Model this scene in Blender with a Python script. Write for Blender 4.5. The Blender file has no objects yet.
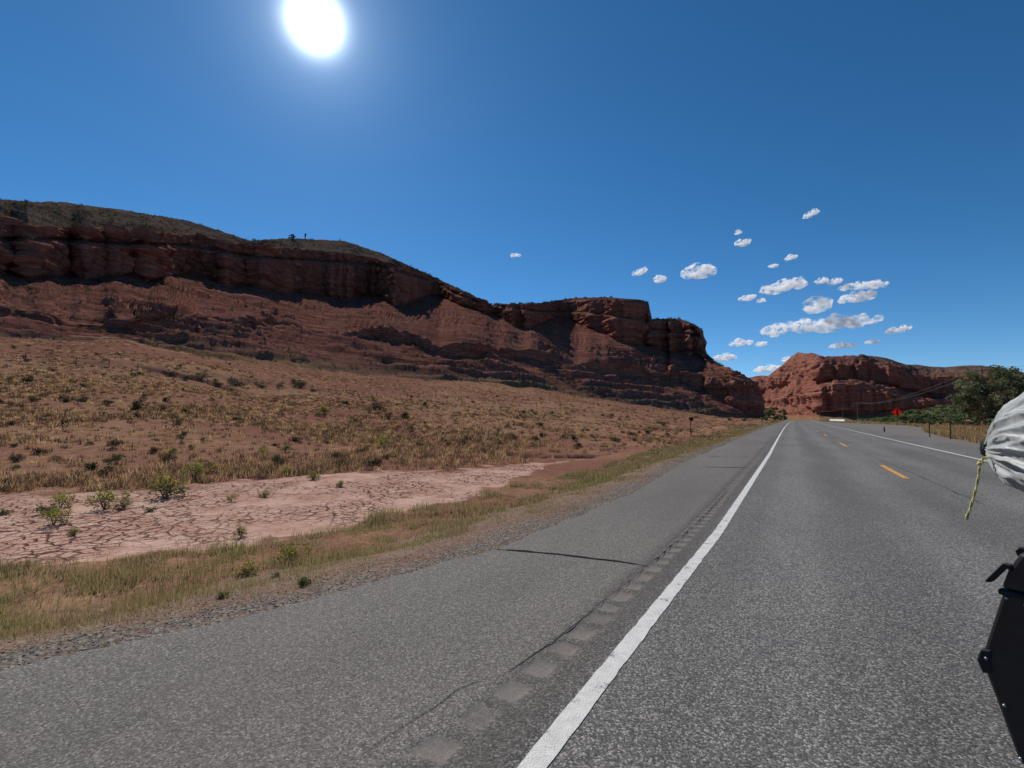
import bpy, math, random
import numpy as np
from mathutils import Vector

# ------------------------------------------------------------------ camera, sky, sun, exposure
C = bpy.context.scene
COL = C.collection
R = math.radians
F_PX, H_CAM = 480.0, 1.55            # focal length in picture widths/1024, eye height
YAW, PITCH = math.atan(277 / F_PX), math.atan(33 / F_PX)
SY, CY, SP, CP = math.sin(YAW), math.cos(YAW), math.sin(PITCH), math.cos(PITCH)

cam_data = bpy.data.cameras.new('camera')
cam = bpy.data.objects.new('camera', cam_data)
COL.objects.link(cam)
cam.location = (0, 0, H_CAM)
cam.rotation_euler = (math.pi / 2 + PITCH, 0, YAW)
cam_data.sensor_width = 36
cam_data.lens = 36 * F_PX / 1024
cam_data.clip_start, cam_data.clip_end = 0.05, 60000
C.camera = cam

def ray(px, py):
    """unit-horizontal ray: (dx, dy, slope) in the road frame (x right of the road, y along it)"""
    cx, cz = (px - 512) / F_PX, (384 - py) / F_PX
    Y, Z = CP - cz * SP, SP + cz * CP
    x, y = cx * CY - Y * SY, cx * SY + Y * CY
    n = math.hypot(x, y)
    return x / n, y / n, Z / n

sx, sy, st = ray(315, 22)
SUN_EL = math.atan(st)
SUN = Vector((sx * math.cos(SUN_EL), sy * math.cos(SUN_EL), math.sin(SUN_EL)))
SUN_AZ = math.atan2(sx, sy)
LAMP_EL, LAMP_AZ = SUN_EL + R(3.2), SUN_AZ - R(3)
LAMP = Vector((math.sin(LAMP_AZ) * math.cos(LAMP_EL), math.cos(LAMP_AZ) * math.cos(LAMP_EL), math.sin(LAMP_EL)))

w = bpy.data.worlds.new('World'); C.world = w; w.use_nodes = True
w.cycles.sampling_method = 'NONE'      # the sun lamp is sampled directly, the smooth sky by the bounces
nt = w.node_tree; nt.nodes.clear()
def wn(t, **k):
    n = nt.nodes.new(t)
    for a, b in k.items(): setattr(n, a, b)
    return n
sky = wn('ShaderNodeTexSky', sky_type='NISHITA', sun_disc=False, sun_elevation=SUN_EL, sun_rotation=SUN_AZ,
         altitude=2500, air_density=0.85, dust_density=0.15, ozone_density=4.0)
bg = wn('ShaderNodeBackground'); bg.inputs['Strength'].default_value = 0.085
hs = wn('ShaderNodeHueSaturation'); hs.inputs['Saturation'].default_value = 1.22; hs.inputs['Hue'].default_value = 0.494
nt.links.new(sky.outputs[0], hs.inputs['Color']); nt.links.new(hs.outputs[0], bg.inputs['Color'])
tc = wn('ShaderNodeTexCoord')
dot = wn('ShaderNodeVectorMath', operation='DOT_PRODUCT'); dot.inputs[1].default_value = SUN
nt.links.new(tc.outputs['Generated'], dot.inputs[0])
ac = wn('ShaderNodeMath', operation='ARCCOSINE', use_clamp=False); nt.links.new(dot.outputs['Value'], ac.inputs[0])
def lobe(width, strength, power=1.0):           # strength * exp(-(angle/width)^power)
    a = wn('ShaderNodeMath', operation='DIVIDE'); a.inputs[1].default_value = R(width); nt.links.new(ac.outputs[0], a.inputs[0])
    p = wn('ShaderNodeMath', operation='POWER'); p.inputs[1].default_value = power; nt.links.new(a.outputs[0], p.inputs[0])
    m = wn('ShaderNodeMath', operation='MULTIPLY'); m.inputs[1].default_value = -1; nt.links.new(p.outputs[0], m.inputs[0])
    e = wn('ShaderNodeMath', operation='EXPONENT'); nt.links.new(m.outputs[0], e.inputs[0])
    s = wn('ShaderNodeMath', operation='MULTIPLY'); s.inputs[1].default_value = strength; nt.links.new(e.outputs[0], s.inputs[0])
    return s.outputs[0]
def add(a, b):
    n = wn('ShaderNodeMath', operation='ADD'); nt.links.new(a, n.inputs[0]); nt.links.new(b, n.inputs[1]); return n.outputs[0]
glare = add(lobe(1.5, 6.5, 1.75), lobe(3.0, 0.50, 1.15))
bg3 = wn('ShaderNodeBackground'); bg3.inputs['Color'].default_value = (0.30, 0.62, 1.0, 1)
nt.links.new(lobe(11.0, 0.13, 1.0), bg3.inputs['Strength'])
bg2 = wn('ShaderNodeBackground'); bg2.inputs['Color'].default_value = (0.80, 0.91, 1.0, 1)
nt.links.new(glare, bg2.inputs['Strength'])
ads = wn('ShaderNodeAddShader'); nt.links.new(bg.outputs[0], ads.inputs[0]); nt.links.new(bg2.outputs[0], ads.inputs[1])
ad2 = wn('ShaderNodeAddShader'); nt.links.new(ads.outputs[0], ad2.inputs[0]); nt.links.new(bg3.outputs[0], ad2.inputs[1])
wo = wn('ShaderNodeOutputWorld'); nt.links.new(ad2.outputs[0], wo.inputs['Surface'])

sl = bpy.data.lights.new('sun', 'SUN'); sl.energy = 3.9; sl.angle = R(0.53); sl.color = (1.0, 0.955, 0.89)
so = bpy.data.objects.new('sun', sl); COL.objects.link(so)
so.rotation_euler = (-LAMP).to_track_quat('-Z', 'Y').to_euler()

C.view_settings.view_transform = 'Standard'; C.view_settings.look = 'None'
C.view_settings.exposure = 0.30; C.view_settings.gamma = 1.0
try: C.view_settings.use_curve_mapping = False
except Exception: pass
C.render.engine = 'CYCLES'
C.cycles.max_bounces = 14; C.cycles.diffuse_bounces = 3; C.cycles.glossy_bounces = 3; C.cycles.volume_bounces = 14; C.cycles.transparent_max_bounces = 24
C.cycles.use_denoising = True
try:
    C.cycles.denoiser = 'OPENIMAGEDENOISE'; C.cycles.denoising_input_passes = 'RGB_ALBEDO_NORMAL'; C.cycles.denoising_prefilter = 'ACCURATE'
except Exception: pass

rng = np.random.default_rng(7)
random.seed(7)

# ------------------------------------------------------------------ helpers
def _hash(ix, iy, iz, seed):
    h = (ix.astype(np.int64) * 374761393 + iy.astype(np.int64) * 668265263 + iz.astype(np.int64) * 2147483647 + seed * 974711) & 0xFFFFFFFF
    h = ((h ^ (h >> 13)) * 1274126177) & 0xFFFFFFFF
    h = ((h ^ (h >> 16)) * 2246822519) & 0xFFFFFFFF
    return ((h ^ (h >> 15)) & 0xFFFFFF) / float(0xFFFFFF)
def vnoise(x, y, z, seed=0):
    x, y, z = np.broadcast_arrays(np.asarray(x, float), np.asarray(y, float), np.asarray(z, float))
    ix, iy, iz = np.floor(x), np.floor(y), np.floor(z)
    fx, fy, fz = x - ix, y - iy, z - iz
    fx, fy, fz = fx * fx * (3 - 2 * fx), fy * fy * (3 - 2 * fy), fz * fz * (3 - 2 * fz)
    o = 0
    for dx in (0, 1):
        for dy in (0, 1):
            for dz in (0, 1):
                o = o + _hash(ix + dx, iy + dy, iz + dz, seed) * (fx if dx else 1 - fx) * (fy if dy else 1 - fy) * (fz if dz else 1 - fz)
    return o * 2 - 1
def fbm(x, y, z=0.0, scale=1.0, octs=4, seed=0, gain=0.5):
    o, a, t = 0, 1.0, 0
    for k in range(octs):
        o = o + a * vnoise(np.asarray(x) * scale, np.asarray(y) * scale, np.asarray(z) * scale, seed + k * 17); t += a
        a *= gain; scale *= 2.03
    return o / t
def sstep(a, b, x):
    t = np.clip((x - a) / (b - a), 0, 1); return t * t * (3 - 2 * t)

def link(o, parent=None):
    COL.objects.link(o)
    if parent: o.parent = parent
    return o
def mesh_obj(name, verts, faces, mat=None, parent=None, smooth=False, colors=None, uv=None):
    """verts (N,3); faces an (M,k) array or list of tuples; colors (N,4) point colours -> attribute 'tint'"""
    me = bpy.data.meshes.new(name)
    verts = np.asarray(verts, float)
    if isinstance(faces, np.ndarray):
        m, k = faces.shape
        me.vertices.add(len(verts)); me.vertices.foreach_set('co', verts.ravel())
        me.loops.add(m * k); me.loops.foreach_set('vertex_index', faces.ravel().astype(np.int32))
        me.polygons.add(m); me.polygons.foreach_set('loop_start', np.arange(0, m * k, k, dtype=np.int32))
        me.update(calc_edges=True)
    else:
        me.from_pydata([tuple(v) for v in verts], [], [tuple(f) for f in faces])
    if smooth: me.polygons.foreach_set('use_smooth', np.ones(len(me.polygons), bool))
    if colors is not None:
        at = me.attributes.new('tint', 'FLOAT_COLOR', 'POINT'); at.data.foreach_set('color', np.asarray(colors, np.float32).ravel())
    if uv is not None:
        at = me.attributes.new('metres', 'FLOAT2', 'POINT'); at.data.foreach_set('vector', np.asarray(uv, np.float32).ravel())
    if mat: me.materials.append(mat)
    me.validate(); me.update()
    o = bpy.data.objects.new(name, me)
    return link(o, parent)
def thing(name, label, cat, loc=(0, 0, 0), rotz=0, group=None):
    o = bpy.data.objects.new(name, None); link(o); o.location = loc; o.rotation_euler = (0, 0, rotz); o.empty_display_size = 0.2
    return tag(o, label, cat, group)
def tag(o, label=None, cat=None, group=None, kind=None):
    for k, v in (('label', label), ('category', cat), ('group', group), ('kind', kind)):
        if v: o[k] = v
    return o
def dup(root, loc, rotz=0, scale=1.0, label=None, group=None):
    r = root.copy(); COL.objects.link(r); r.location = loc; r.rotation_euler = (0, 0, rotz)
    r.scale = (scale,) * 3 if not hasattr(scale, '__len__') else scale
    if label: r['label'] = label
    if group: r['group'] = group
    for ch in list(root.children):
        c = ch.copy(); COL.objects.link(c); c.parent = r
        for g in ch.children:
            d = g.copy(); COL.objects.link(d); d.parent = c
    return r

class MB:
    def __init__(s): s.v = []; s.f = []
    def add(s, v, f):
        b = len(s.v); s.v += [tuple(p) for p in v]; s.f += [tuple(i + b for i in q) for q in f]; return s
    def box(s, c, d, rz=0, taper=1.0):
        x, y, z = (k / 2 for k in d); ca, sa = math.cos(rz), math.sin(rz); P = []
        for k, q in ((-1, 1), (1, taper)):
            for a, b in ((-1, -1), (1, -1), (1, 1), (-1, 1)):
                X, Y = a * x * q, b * y * q
                P.append((c[0] + X * ca - Y * sa, c[1] + X * sa + Y * ca, c[2] + k * z))
        return s.add(P, [(3, 2, 1, 0), (4, 5, 6, 7), (0, 1, 5, 4), (1, 2, 6, 5), (2, 3, 7, 6), (3, 0, 4, 7)])
    def tube(s, pts, rad, n=8, cap=True):
        pts = [Vector(p) for p in pts]; rad = [rad] * len(pts) if not hasattr(rad, '__len__') else rad
        V, Fc = [], []
        ref = None
        for i, p in enumerate(pts):
            t = (pts[min(i + 1, len(pts) - 1)] - pts[max(i - 1, 0)]).normalized()
            if ref is None: ref = t.orthogonal().normalized()
            ref = (ref - t * ref.dot(t))
            ref = ref.normalized() if ref.length > 1e-6 else t.orthogonal().normalized()
            b = t.cross(ref)
            for k in range(n):
                a = 2 * math.pi * k / n
                V.append(p + (ref * math.cos(a) + b * math.sin(a)) * rad[i])
        for i in range(len(pts) - 1):
            for k in range(n):
                Fc.append((i * n + k, i * n + (k + 1) % n, (i + 1) * n + (k + 1) % n, (i + 1) * n + k))
        if cap:
            Fc.append(tuple(range(n - 1, -1, -1))); Fc.append(tuple((len(pts) - 1) * n + k for k in range(n)))
        return s.add(V, Fc)
    def ball(s, c, r, n=10, m=6):
        V = [(c[0], c[1], c[2] - (r[2] if hasattr(r, '__len__') else r))]; Fc = []
        rr = r if hasattr(r, '__len__') else (r, r, r)
        for i in range(1, m):
            ph = -math.pi / 2 + math.pi * i / m
            for k in range(n):
                a = 2 * math.pi * k / n
                V.append((c[0] + rr[0] * math.cos(ph) * math.cos(a), c[1] + rr[1] * math.cos(ph) * math.sin(a), c[2] + rr[2] * math.sin(ph)))
        V.append((c[0], c[1], c[2] + rr[2])); T = len(V) - 1
        for k in range(n):
            Fc.append((0, 1 + (k + 1) % n, 1 + k)); Fc.append((T, T - n + k, T - n + (k + 1) % n))
            for i in range(m - 2):
                a, b = 1 + i * n + k, 1 + i * n + (k + 1) % n
                Fc.append((a, b, b + n, a + n))
        return s.add(V, Fc)
    def prism(s, poly, axis_a, axis_b, origin, depth_vec):
        """polygon in (a, b) coordinates extruded by depth_vec"""
        A, B, O, D = Vector(axis_a), Vector(axis_b), Vector(origin), Vector(depth_vec); n = len(poly)
        V = [O + A * p + B * q for p, q in poly] + [O + A * p + B * q + D for p, q in poly]
        return s.add(V, [tuple(range(n)), tuple(range(2 * n - 1, n - 1, -1))] + [(i, i + n, (i + 1) % n + n, (i + 1) % n) for i in range(n)])
    def build(s, name, mat, parent=None, smooth=False, bevel=0):
        o = mesh_obj(name, s.v, s.f, mat, parent, smooth)
        if bevel:
            m = o.modifiers.new('bevel', 'BEVEL'); m.width = bevel; m.segments = 2; m.limit_method = 'ANGLE'
        return o

# ------------------------------------------------------------------ materials
class NT:
    def __init__(s, name):
        s.m = bpy.data.materials.new(name); s.m.use_nodes = True; s.t = s.m.node_tree
        s.b = s.t.nodes['Principled BSDF']; s.o = s.t.nodes['Material Output']
        s.b.inputs['Roughness'].default_value = 0.9; s.b.inputs['Specular IOR Level'].default_value = 0.25
    def n(s, t, inp=None, **k):
        x = s.t.nodes.new(t)
        for a, b in k.items(): setattr(x, a, b)
        for a, b in (inp or {}).items(): s.put(x.inputs[a], b)
        return x
    def put(s, sock, v):
        if isinstance(v, bpy.types.NodeSocket): s.t.links.new(v, sock)
        else: sock.default_value = (*v, 1) if isinstance(v, tuple) and len(v) == 3 and sock.type == 'RGBA' else v
    def math(s, op, a, b=0.0, c=None, clamp=False):
        x = s.n('ShaderNodeMath', operation=op, use_clamp=clamp); s.put(x.inputs[0], a); s.put(x.inputs[1], b)
        if c is not None: s.put(x.inputs[2], c)
        return x.outputs[0]
    def mix(s, f, a, b, mode='MIX'):
        x = s.n('ShaderNodeMix', data_type='RGBA', blend_type=mode); s.put(x.inputs[0], f); s.put(x.inputs[6], a); s.put(x.inputs[7], b)
        return x.outputs[2]
    def ramp(s, f, stops):
        x = s.n('ShaderNodeValToRGB'); s.put(x.inputs[0], f); e = x.color_ramp.elements
        while len(e) < len(stops): e.new(0.5)
        for q, (p, c) in zip(e, stops):
            q.position = p; q.color = (c, c, c, 1) if not hasattr(c, '__len__') else (*c, 1)
        return x.outputs[0]
    def map(s, f, a, b, c=0.0, d=1.0):
        x = s.n('ShaderNodeMapRange', interpolation_type='SMOOTHSTEP'); s.put(x.inputs[0], f)
        for i, q in enumerate((a, b, c, d)): s.put(x.inputs[i + 1], q)
        return x.outputs[0]
    def pos(s): return s.n('ShaderNodeNewGeometry').outputs['Position']
    def noise(s, v, scale, detail=4, rough=0.55, out=0):
        x = s.n('ShaderNodeTexNoise'); s.put(x.inputs['Vector'], v); s.put(x.inputs['Scale'], scale); s.put(x.inputs['Detail'], detail); s.put(x.inputs['Roughness'], rough)
        return x.outputs[out]
    def voro(s, v, scale, feature='F1', out=0, rand=1.0):
        x = s.n('ShaderNodeTexVoronoi', feature=feature); s.put(x.inputs['Vector'], v); s.put(x.inputs['Scale'], scale); s.put(x.inputs['Randomness'], rand)
        return x.outputs[out]
    def scale(s, v, k):
        x = s.n('ShaderNodeVectorMath', operation='MULTIPLY'); s.put(x.inputs[0], v); s.put(x.inputs[1], k); return x.outputs[0]
    def bump(s, h, dist, strength=1.0):
        x = s.n('ShaderNodeBump'); s.put(x.inputs['Height'], h); s.put(x.inputs['Distance'], dist); s.put(x.inputs['Strength'], strength)
        s.t.links.new(x.outputs[0], s.b.inputs['Normal']); return x.outputs[0]
    def base(s, c, rough=None):
        s.put(s.b.inputs['Base Color'], c)
        if rough is not None: s.put(s.b.inputs['Roughness'], rough)
        return s.m
    def attr(s, name, out='Color'): return s.n('ShaderNodeAttribute', attribute_name=name).outputs[out]

def simple(name, col, rough=0.6, var=0.25, scale=8.0, metal=0.0, spec=0.3):
    t = NT(name); p = t.n('ShaderNodeTexCoord').outputs['Object']
    f = t.noise(p, scale, 5)
    c2 = tuple(k * (1 - var) for k in col); c1 = tuple(min(1, k * (1 + var)) for k in col)
    t.base(t.mix(t.map(f, 0.3, 0.7), c2, c1), rough); t.b.inputs['Metallic'].default_value = metal; t.b.inputs['Specular IOR Level'].default_value = spec
    t.bump(f, 0.003, 0.4)
    return t.m

def mat_asphalt():
    t = NT('asphalt'); uv = t.attr('metres', 'Vector')
    sep = t.n('ShaderNodeSeparateXYZ', {0: uv}); U, V = sep.outputs[0], sep.outputs[1]
    pos = t.pos()
    cell = t.n('ShaderNodeTexVoronoi', feature='F1'); t.put(cell.inputs['Vector'], pos); cell.inputs['Scale'].default_value = 104
    rnd = t.n('ShaderNodeSeparateColor', {0: cell.outputs['Color']}).outputs[0]
    fine = t.noise(pos, 210, 2)
    lane = t.map(U, -0.20, -0.05)                                             # 0 shoulder, 1 driving lane
    stones_l = t.ramp(rnd, [(0.0, (.056, .054, .053)), (0.45, (.098, .093, .089)), (0.8, (.175, .165, .154)), (1.0, (.34, .32, .295))])
    stones_s = t.ramp(rnd, [(0.0, (.072, .065, .060)), (0.5, (.125, .113, .104)), (0.85, (.180, .163, .149)), (1.0, (.28, .255, .232))])
    col = t.mix(lane, stones_s, stones_l)
    col = t.mix(0.55, col, t.ramp(fine, [(0.3, 0.55), (0.7, 1.35)]), 'MULTIPLY')
    big = t.noise(t.scale(pos, (1.0, 0.25, 1)), 0.55, 5, 0.6)
    col = t.mix(1.0, col, t.ramp(big, [(0.3, (.80, .80, .80)), (0.7, (1.18, 1.16, 1.14))]), 'MULTIPLY')
    # wheel tracks polished lighter, the oil band between them
    wob = t.math('ADD', U, t.math('MULTIPLY', t.math('SUBTRACT', t.noise(pos, 0.2, 2), 0.5), 0.4))
    for c0, hw, amt in ((0.85, 0.45, 1.16), (2.55, 0.45, 1.16), (1.7, 0.35, 0.90), (4.4, 0.45, 1.14), (6.0, 0.45, 1.12), (-0.28, 0.30, 0.72)):
        d = t.math('ABSOLUTE', t.math('SUBTRACT', wob if c0 > 0 else U, c0))
        col = t.mix(t.map(d, hw, hw * 0.4), col, t.mix(1.0, col, (amt, amt, amt), 'MULTIPLY'))
    # rumble strip: the ground-in bowls hold pale dust
    bowl = t.n('ShaderNodeSeparateColor', {0: t.attr('tint')}).outputs[0]
    dust = t.math('MULTIPLY', t.map(t.math('ADD', bowl, t.math('MULTIPLY', t.math('SUBTRACT', t.noise(pos, 14.0, 4, 0.65), 0.5), 1.2)), 0.10, 0.65), t.map(t.noise(pos, 2.6, 3), 0.25, 0.6, 0.35, 0.75))
    col = t.mix(dust, col, t.mix(fine, (.15, .128, .113), (.225, .195, .172)))
    col = t.mix(t.math('MULTIPLY', t.map(t.math('ADD', U, t.math('MULTIPLY', big, 2.0)), 9.2, 10.6), 0.75), col, t.mix(rnd, (.10, .085, .072), (.22, .19, .16)))
    dusty = t.map(t.noise(pos, 0.35, 4), 0.5, 0.8, 0, 0.25)
    col = t.mix(t.math('MULTIPLY', dusty, t.map(U, -0.6, -2.2)), col, (.22, .175, .15))
    h = t.math('MULTIPLY', cell.outputs['Distance'], t.math('SUBTRACT', t.math('MULTIPLY', dust, 0.3), 0.35))
    t.bump(h, 0.008, 0.7)
    t.b.inputs['Specular IOR Level'].default_value = 0.18
    return t.base(col, 0.9)

def mat_paint(name, col, wear=0.42):
    t = NT(name); pos = t.pos()
    cell = t.n('ShaderNodeTexVoronoi', feature='F1'); t.put(cell.inputs['Vector'], pos); cell.inputs['Scale'].default_value = 104
    rnd = t.n('ShaderNodeSeparateColor', {0: cell.outputs['Color']}).outputs[0]
    f = t.math('ADD', t.math('MULTIPLY', t.noise(pos, 6, 5, 0.7), 0.7), t.math('MULTIPLY', t.noise(pos, 120, 2), 0.3))
    c = t.mix(t.map(t.noise(pos, 14, 3), 0.25, 0.75), tuple(k * 0.82 for k in col), col)
    c = t.mix(t.map(f, wear - 0.03, wear - 0.11), c, t.mix(rnd, (.07, .068, .066), (.2, .19, .18)))
    t.bump(t.math('MULTIPLY', cell.outputs['Distance'], -1), 0.004, 0.6)
    return t.base(c, 0.7)

def mat_ground():
    t = NT('earth'); pos = t.pos(); a = t.n('ShaderNodeSeparateColor', {0: t.attr('tint')}).outputs
    pan, gravel, red = a[0], a[1], a[2]
    straw_zone = t.attr('tint', 'Alpha')
    n1, n2, n3 = t.noise(pos, 0.09, 5), t.noise(pos, 1.3, 6, 0.7), t.noise(pos, 9, 4, 0.7)
    soil = t.mix(t.map(n2, 0.3, 0.7), (.165, .080, .051), (.27, .142, .093))
    straw = t.mix(t.map(n3, 0.3, 0.7), (.225, .142, .078), (.345, .232, .132))
    cover = t.math('MULTIPLY', t.map(t.math('ADD', t.math('MULTIPLY', n2, 0.5), t.math('MULTIPLY', n3, 0.5)), 0.42, 0.58), t.map(n1, 0.36, 0.6, 0.25, 0.85))
    col = t.mix(t.math('MULTIPLY', cover, straw_zone), soil, straw)
    redc = t.mix(t.map(n3, 0.3, 0.7), (.15, .066, .047), (.225, .108, .078))
    col = t.mix(t.math('MULTIPLY', red, t.map(n2, 0.3, 0.6, 0.4, 1.0)), col, redc)
    grit = t.n('ShaderNodeTexVoronoi', feature='F1'); t.put(grit.inputs['Vector'], pos); grit.inputs['Scale'].default_value = 48
    g = t.n('ShaderNodeSeparateColor', {0: grit.outputs['Color']}).outputs[0]
    gcol = t.ramp(g, [(0, (.085, .073, .062)), (0.6, (.165, .140, .118)), (1, (.28, .245, .21))])
    col = t.mix(t.math('MULTIPLY', gravel, t.map(n3, 0.25, 0.55, 0.35, 1.0)), col, gcol)
    # dried mud: flat plates parted by cracks (their depth is only dark colour and bump)
    warp = t.n('ShaderNodeVectorMath', {0: pos, 1: t.scale(t.noise(pos, 2.2, 3, 0.6, 1), (0.22, 0.22, 0))}, operation='ADD').outputs[0]
    flat = t.scale(warp, (1, 1, 0))
    e1 = t.voro(flat, 3.3, 'DISTANCE_TO_EDGE'); e2 = t.voro(flat, 8.5, 'DISTANCE_TO_EDGE')
    crack = t.math('MAXIMUM', t.map(e1, t.map(t.noise(pos, 1.7, 3), 0.3, 0.7, 0.04, 0.11), 0.015), t.math('MULTIPLY', t.map(e2, 0.06, 0.015), 0.45))
    crack = t.math('MULTIPLY', crack, t.map(t.noise(pos, 0.45, 4), 0.36, 0.58, 0.15, 1))
    mud = t.mix(t.map(t.noise(pos, 1.1, 5, 0.6), 0.3, 0.7), (.40, .230, .170), (.55, .365, .285))
    mud = t.mix(t.map(n3, 0.5, 0.75, 0, 0.5), mud, (.37, .19, .13))
    mud = t.mix(crack, mud, (.12, .055, .042))
    col = t.mix(t.math('MULTIPLY', pan, t.map(t.math('ADD', pan, t.math('MULTIPLY', t.math('SUBTRACT', n2, 0.5), 1.2)), 0.3, 0.7)), col, mud)
    hgt = t.math('SUBTRACT', t.math('MULTIPLY', n3, t.math('SUBTRACT', 0.7, t.math('MULTIPLY', pan, 0.5))), t.math('MULTIPLY', t.math('MULTIPLY', crack, pan), 1.6))
    t.bump(hgt, 0.05, 0.8); t.b.inputs['Specular IOR Level'].default_value = 0.0
    return t.base(col, 1.0)

def mat_rock():
    t = NT('red_sandstone'); pos = t.pos(); a = t.n('ShaderNodeSeparateColor', {0: t.attr('tint')}).outputs
    cover, cliff, low = a[0], a[1], a[2]
    n1, n2, n3 = t.noise(pos, 0.02, 5), t.noise(pos, 0.16, 6, 0.65), t.noise(pos, 1.1, 5, 0.7)
    strata = t.noise(t.scale(pos, (.010, .010, .34)), 1.0, 6, 0.68)
    streak = t.noise(t.scale(pos, (.35, .35, .03)), 1.0, 4, 0.6)
    rock = t.ramp(strata, [(0.28, (.130, .054, .042)), (0.40, (.38, .140, .095)), (0.46, (.135, .048, .036)), (0.52, (.46, .215, .15)), (0.56, (.21, .074, .055)), (0.64, (.41, .160, .11)), (0.74, (.21, .074, .055))])
    rock = t.mix(t.map(streak, 0.35, 0.7, 0, 0.6), rock, (.12, .050, .040))
    rock = t.mix(t.map(n3, 0.3, 0.7, 0.0, 0.45), rock, (.27, .11, .07))
    talus = t.mix(t.map(n2, 0.3, 0.7), (.135, .056, .043), (.255, .112, .083))
    talus = t.mix(t.map(strata, 0.48, 0.56, 0, 0.75), talus, (.14, .056, .043))
    talus = t.mix(t.map(n3, 0.52, 0.66, 0, 0.55), talus, (.19, .125, .075))
    top = t.mix(t.map(n3, 0.35, 0.65), (.090, .066, .052), (.18, .135, .105))
    top = t.mix(t.map(strata, 0.49, 0.55, 0, 0.8), top, (.085, .052, .042))
    top = t.mix(t.map(n2, 0.45, 0.62, 0, 0.7), top, (.080, .066, .048))
    thin = t.noise(t.scale(pos, (.02, .02, .95)), 1.0, 4, 0.6)
    talus = t.mix(t.math('MULTIPLY', t.map(thin, 0.50, 0.60), t.map(n1, 0.35, 0.6, 0.35, 0.85)), talus, (.085, .034, .027))
    talus = t.mix(t.math('MULTIPLY', t.map(thin, 0.42, 0.34), 0.5), talus, (.27, .135, .10))
    col = t.mix(cliff, talus, rock)
    col = t.mix(t.math('MULTIPLY', cover, t.map(n2, 0.2, 0.5, 0.6, 1)), col, top)
    plain = t.mix(t.map(n2, 0.3, 0.7), (.16, .092, .047), (.24, .155, .082))
    col = t.mix(low, col, plain)
    h = t.math('ADD', t.math('MULTIPLY', n3, 0.8), t.math('MULTIPLY', strata, t.math('MULTIPLY', cliff, 1.5)))
    t.bump(h, 1.1, 0.9); t.b.inputs['Specular IOR Level'].default_value = 0.0
    return t.base(col, 1.0)

def mat_leaf(name, trans=0.35, warm=(1.0, 1.05, 0.75)):
    t = NT(name); c = t.attr('tint')
    d = t.n('ShaderNodeBsdfDiffuse', {'Color': c}); tr = t.n('ShaderNodeBsdfTranslucent', {'Color': t.mix(1.0, c, warm, 'MULTIPLY')})
    m = t.n('ShaderNodeMixShader'); t.put(m.inputs[0], trans); t.t.links.new(d.outputs[0], m.inputs[1]); t.t.links.new(tr.outputs[0], m.inputs[2])
    t.t.links.new(m.outputs[0], t.o.inputs['Surface']); t.t.nodes.remove(t.b)
    return t.m

def mat_cloud():
    t = NT('cloud_vapour'); p = t.n('ShaderNodeTexCoord').outputs['Object']; k = t.n('ShaderNodeObjectInfo').outputs['Alpha']
    n = t.noise(t.scale(p, (1, 1, 1.5)), 1.9, 6, 0.6)
    dens = t.math('MULTIPLY', t.map(n, 0.45, 0.70), k)
    v = t.n('ShaderNodeVolumePrincipled', {'Color': (.9998, .9998, .9998), 'Density': dens, 'Anisotropy': 0.25})
    t.t.links.new(v.outputs[0], t.o.inputs['Volume'])
    d = t.n('ShaderNodeBsdfDiffuse', {'Color': (.95, .95, .95)}); tp = t.n('ShaderNodeBsdfTransparent'); m = t.n('ShaderNodeMixShader'); t.put(m.inputs[0], 0.01)
    t.t.links.new(tp.outputs[0], m.inputs[1]); t.t.links.new(d.outputs[0], m.inputs[2]); t.t.links.new(m.outputs[0], t.o.inputs['Surface']); t.t.nodes.remove(t.b)
    return t.m

def mat_fabric_orange():
    t = NT('orange_roll_up_fabric'); p = t.n('ShaderNodeTexCoord').outputs['Object']; c = t.mix(t.map(t.noise(p, 4, 3), 0.3, 0.7), (.85, .10, .03), (.95, .14, .04))
    tr = t.n('ShaderNodeBsdfTranslucent', {'Color': c}); m = t.n('ShaderNodeMixShader'); t.put(m.inputs[0], 0.65); t.base(c, 0.6)
    t.t.links.new(t.b.outputs[0], m.inputs[1]); t.t.links.new(tr.outputs[0], m.inputs[2]); t.t.links.new(m.outputs[0], t.o.inputs['Surface'])
    return t.m

M = dict(asphalt=mat_asphalt(), white=mat_paint('white_road_paint', (.62, .60, .56), 0.475), yellow=mat_paint('yellow_road_paint', (.60, .29, .05), 0.43),
         seal=simple('crack_filler', (.016, .015, .014), 0.95, 0.3, 8, 0, 0.05), earth=mat_ground(), rock=mat_rock(), leaf=mat_leaf('leaves'), grass=mat_leaf('grass_blades', 0.5, (1.08, 1.0, 0.88)),
         cloud=mat_cloud(), bark=simple('bark', (.12, .09, .07), 0.95, 0.4, 20), wood=simple('weathered_wood', (.13, .10, .08), 0.9, 0.3, 12),
         steel=simple('dark_steel', (.035, .032, .03), 0.55, 0.3, 10, 0.6), galv=simple('galvanised_steel', (.33, .34, .35), 0.5, 0.15, 12, 0.7),
         orange=mat_fabric_orange(), black=simple('black_vinyl', (.012, .012, .012), 0.5),
         concrete=simple('white_concrete', (.74, .73, .70), 0.85, 0.1, 3), plastic=simple('black_plastic', (.014, .014, .015), 0.42, 0.25, 30, 0, 0.45),
         rubber=simple('rubber', (.02, .02, .02), 0.85), chrome=simple('polished_metal', (.6, .6, .6), 0.25, 0.05, 5, 1.0),
         wire=simple('aluminium_wire', (.30, .29, .29), 0.45, 0.1, 5, 0.3), signback=simple('sign_aluminium', (.20, .19, .18), 0.6, 0.1, 5, 0.5))

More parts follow.
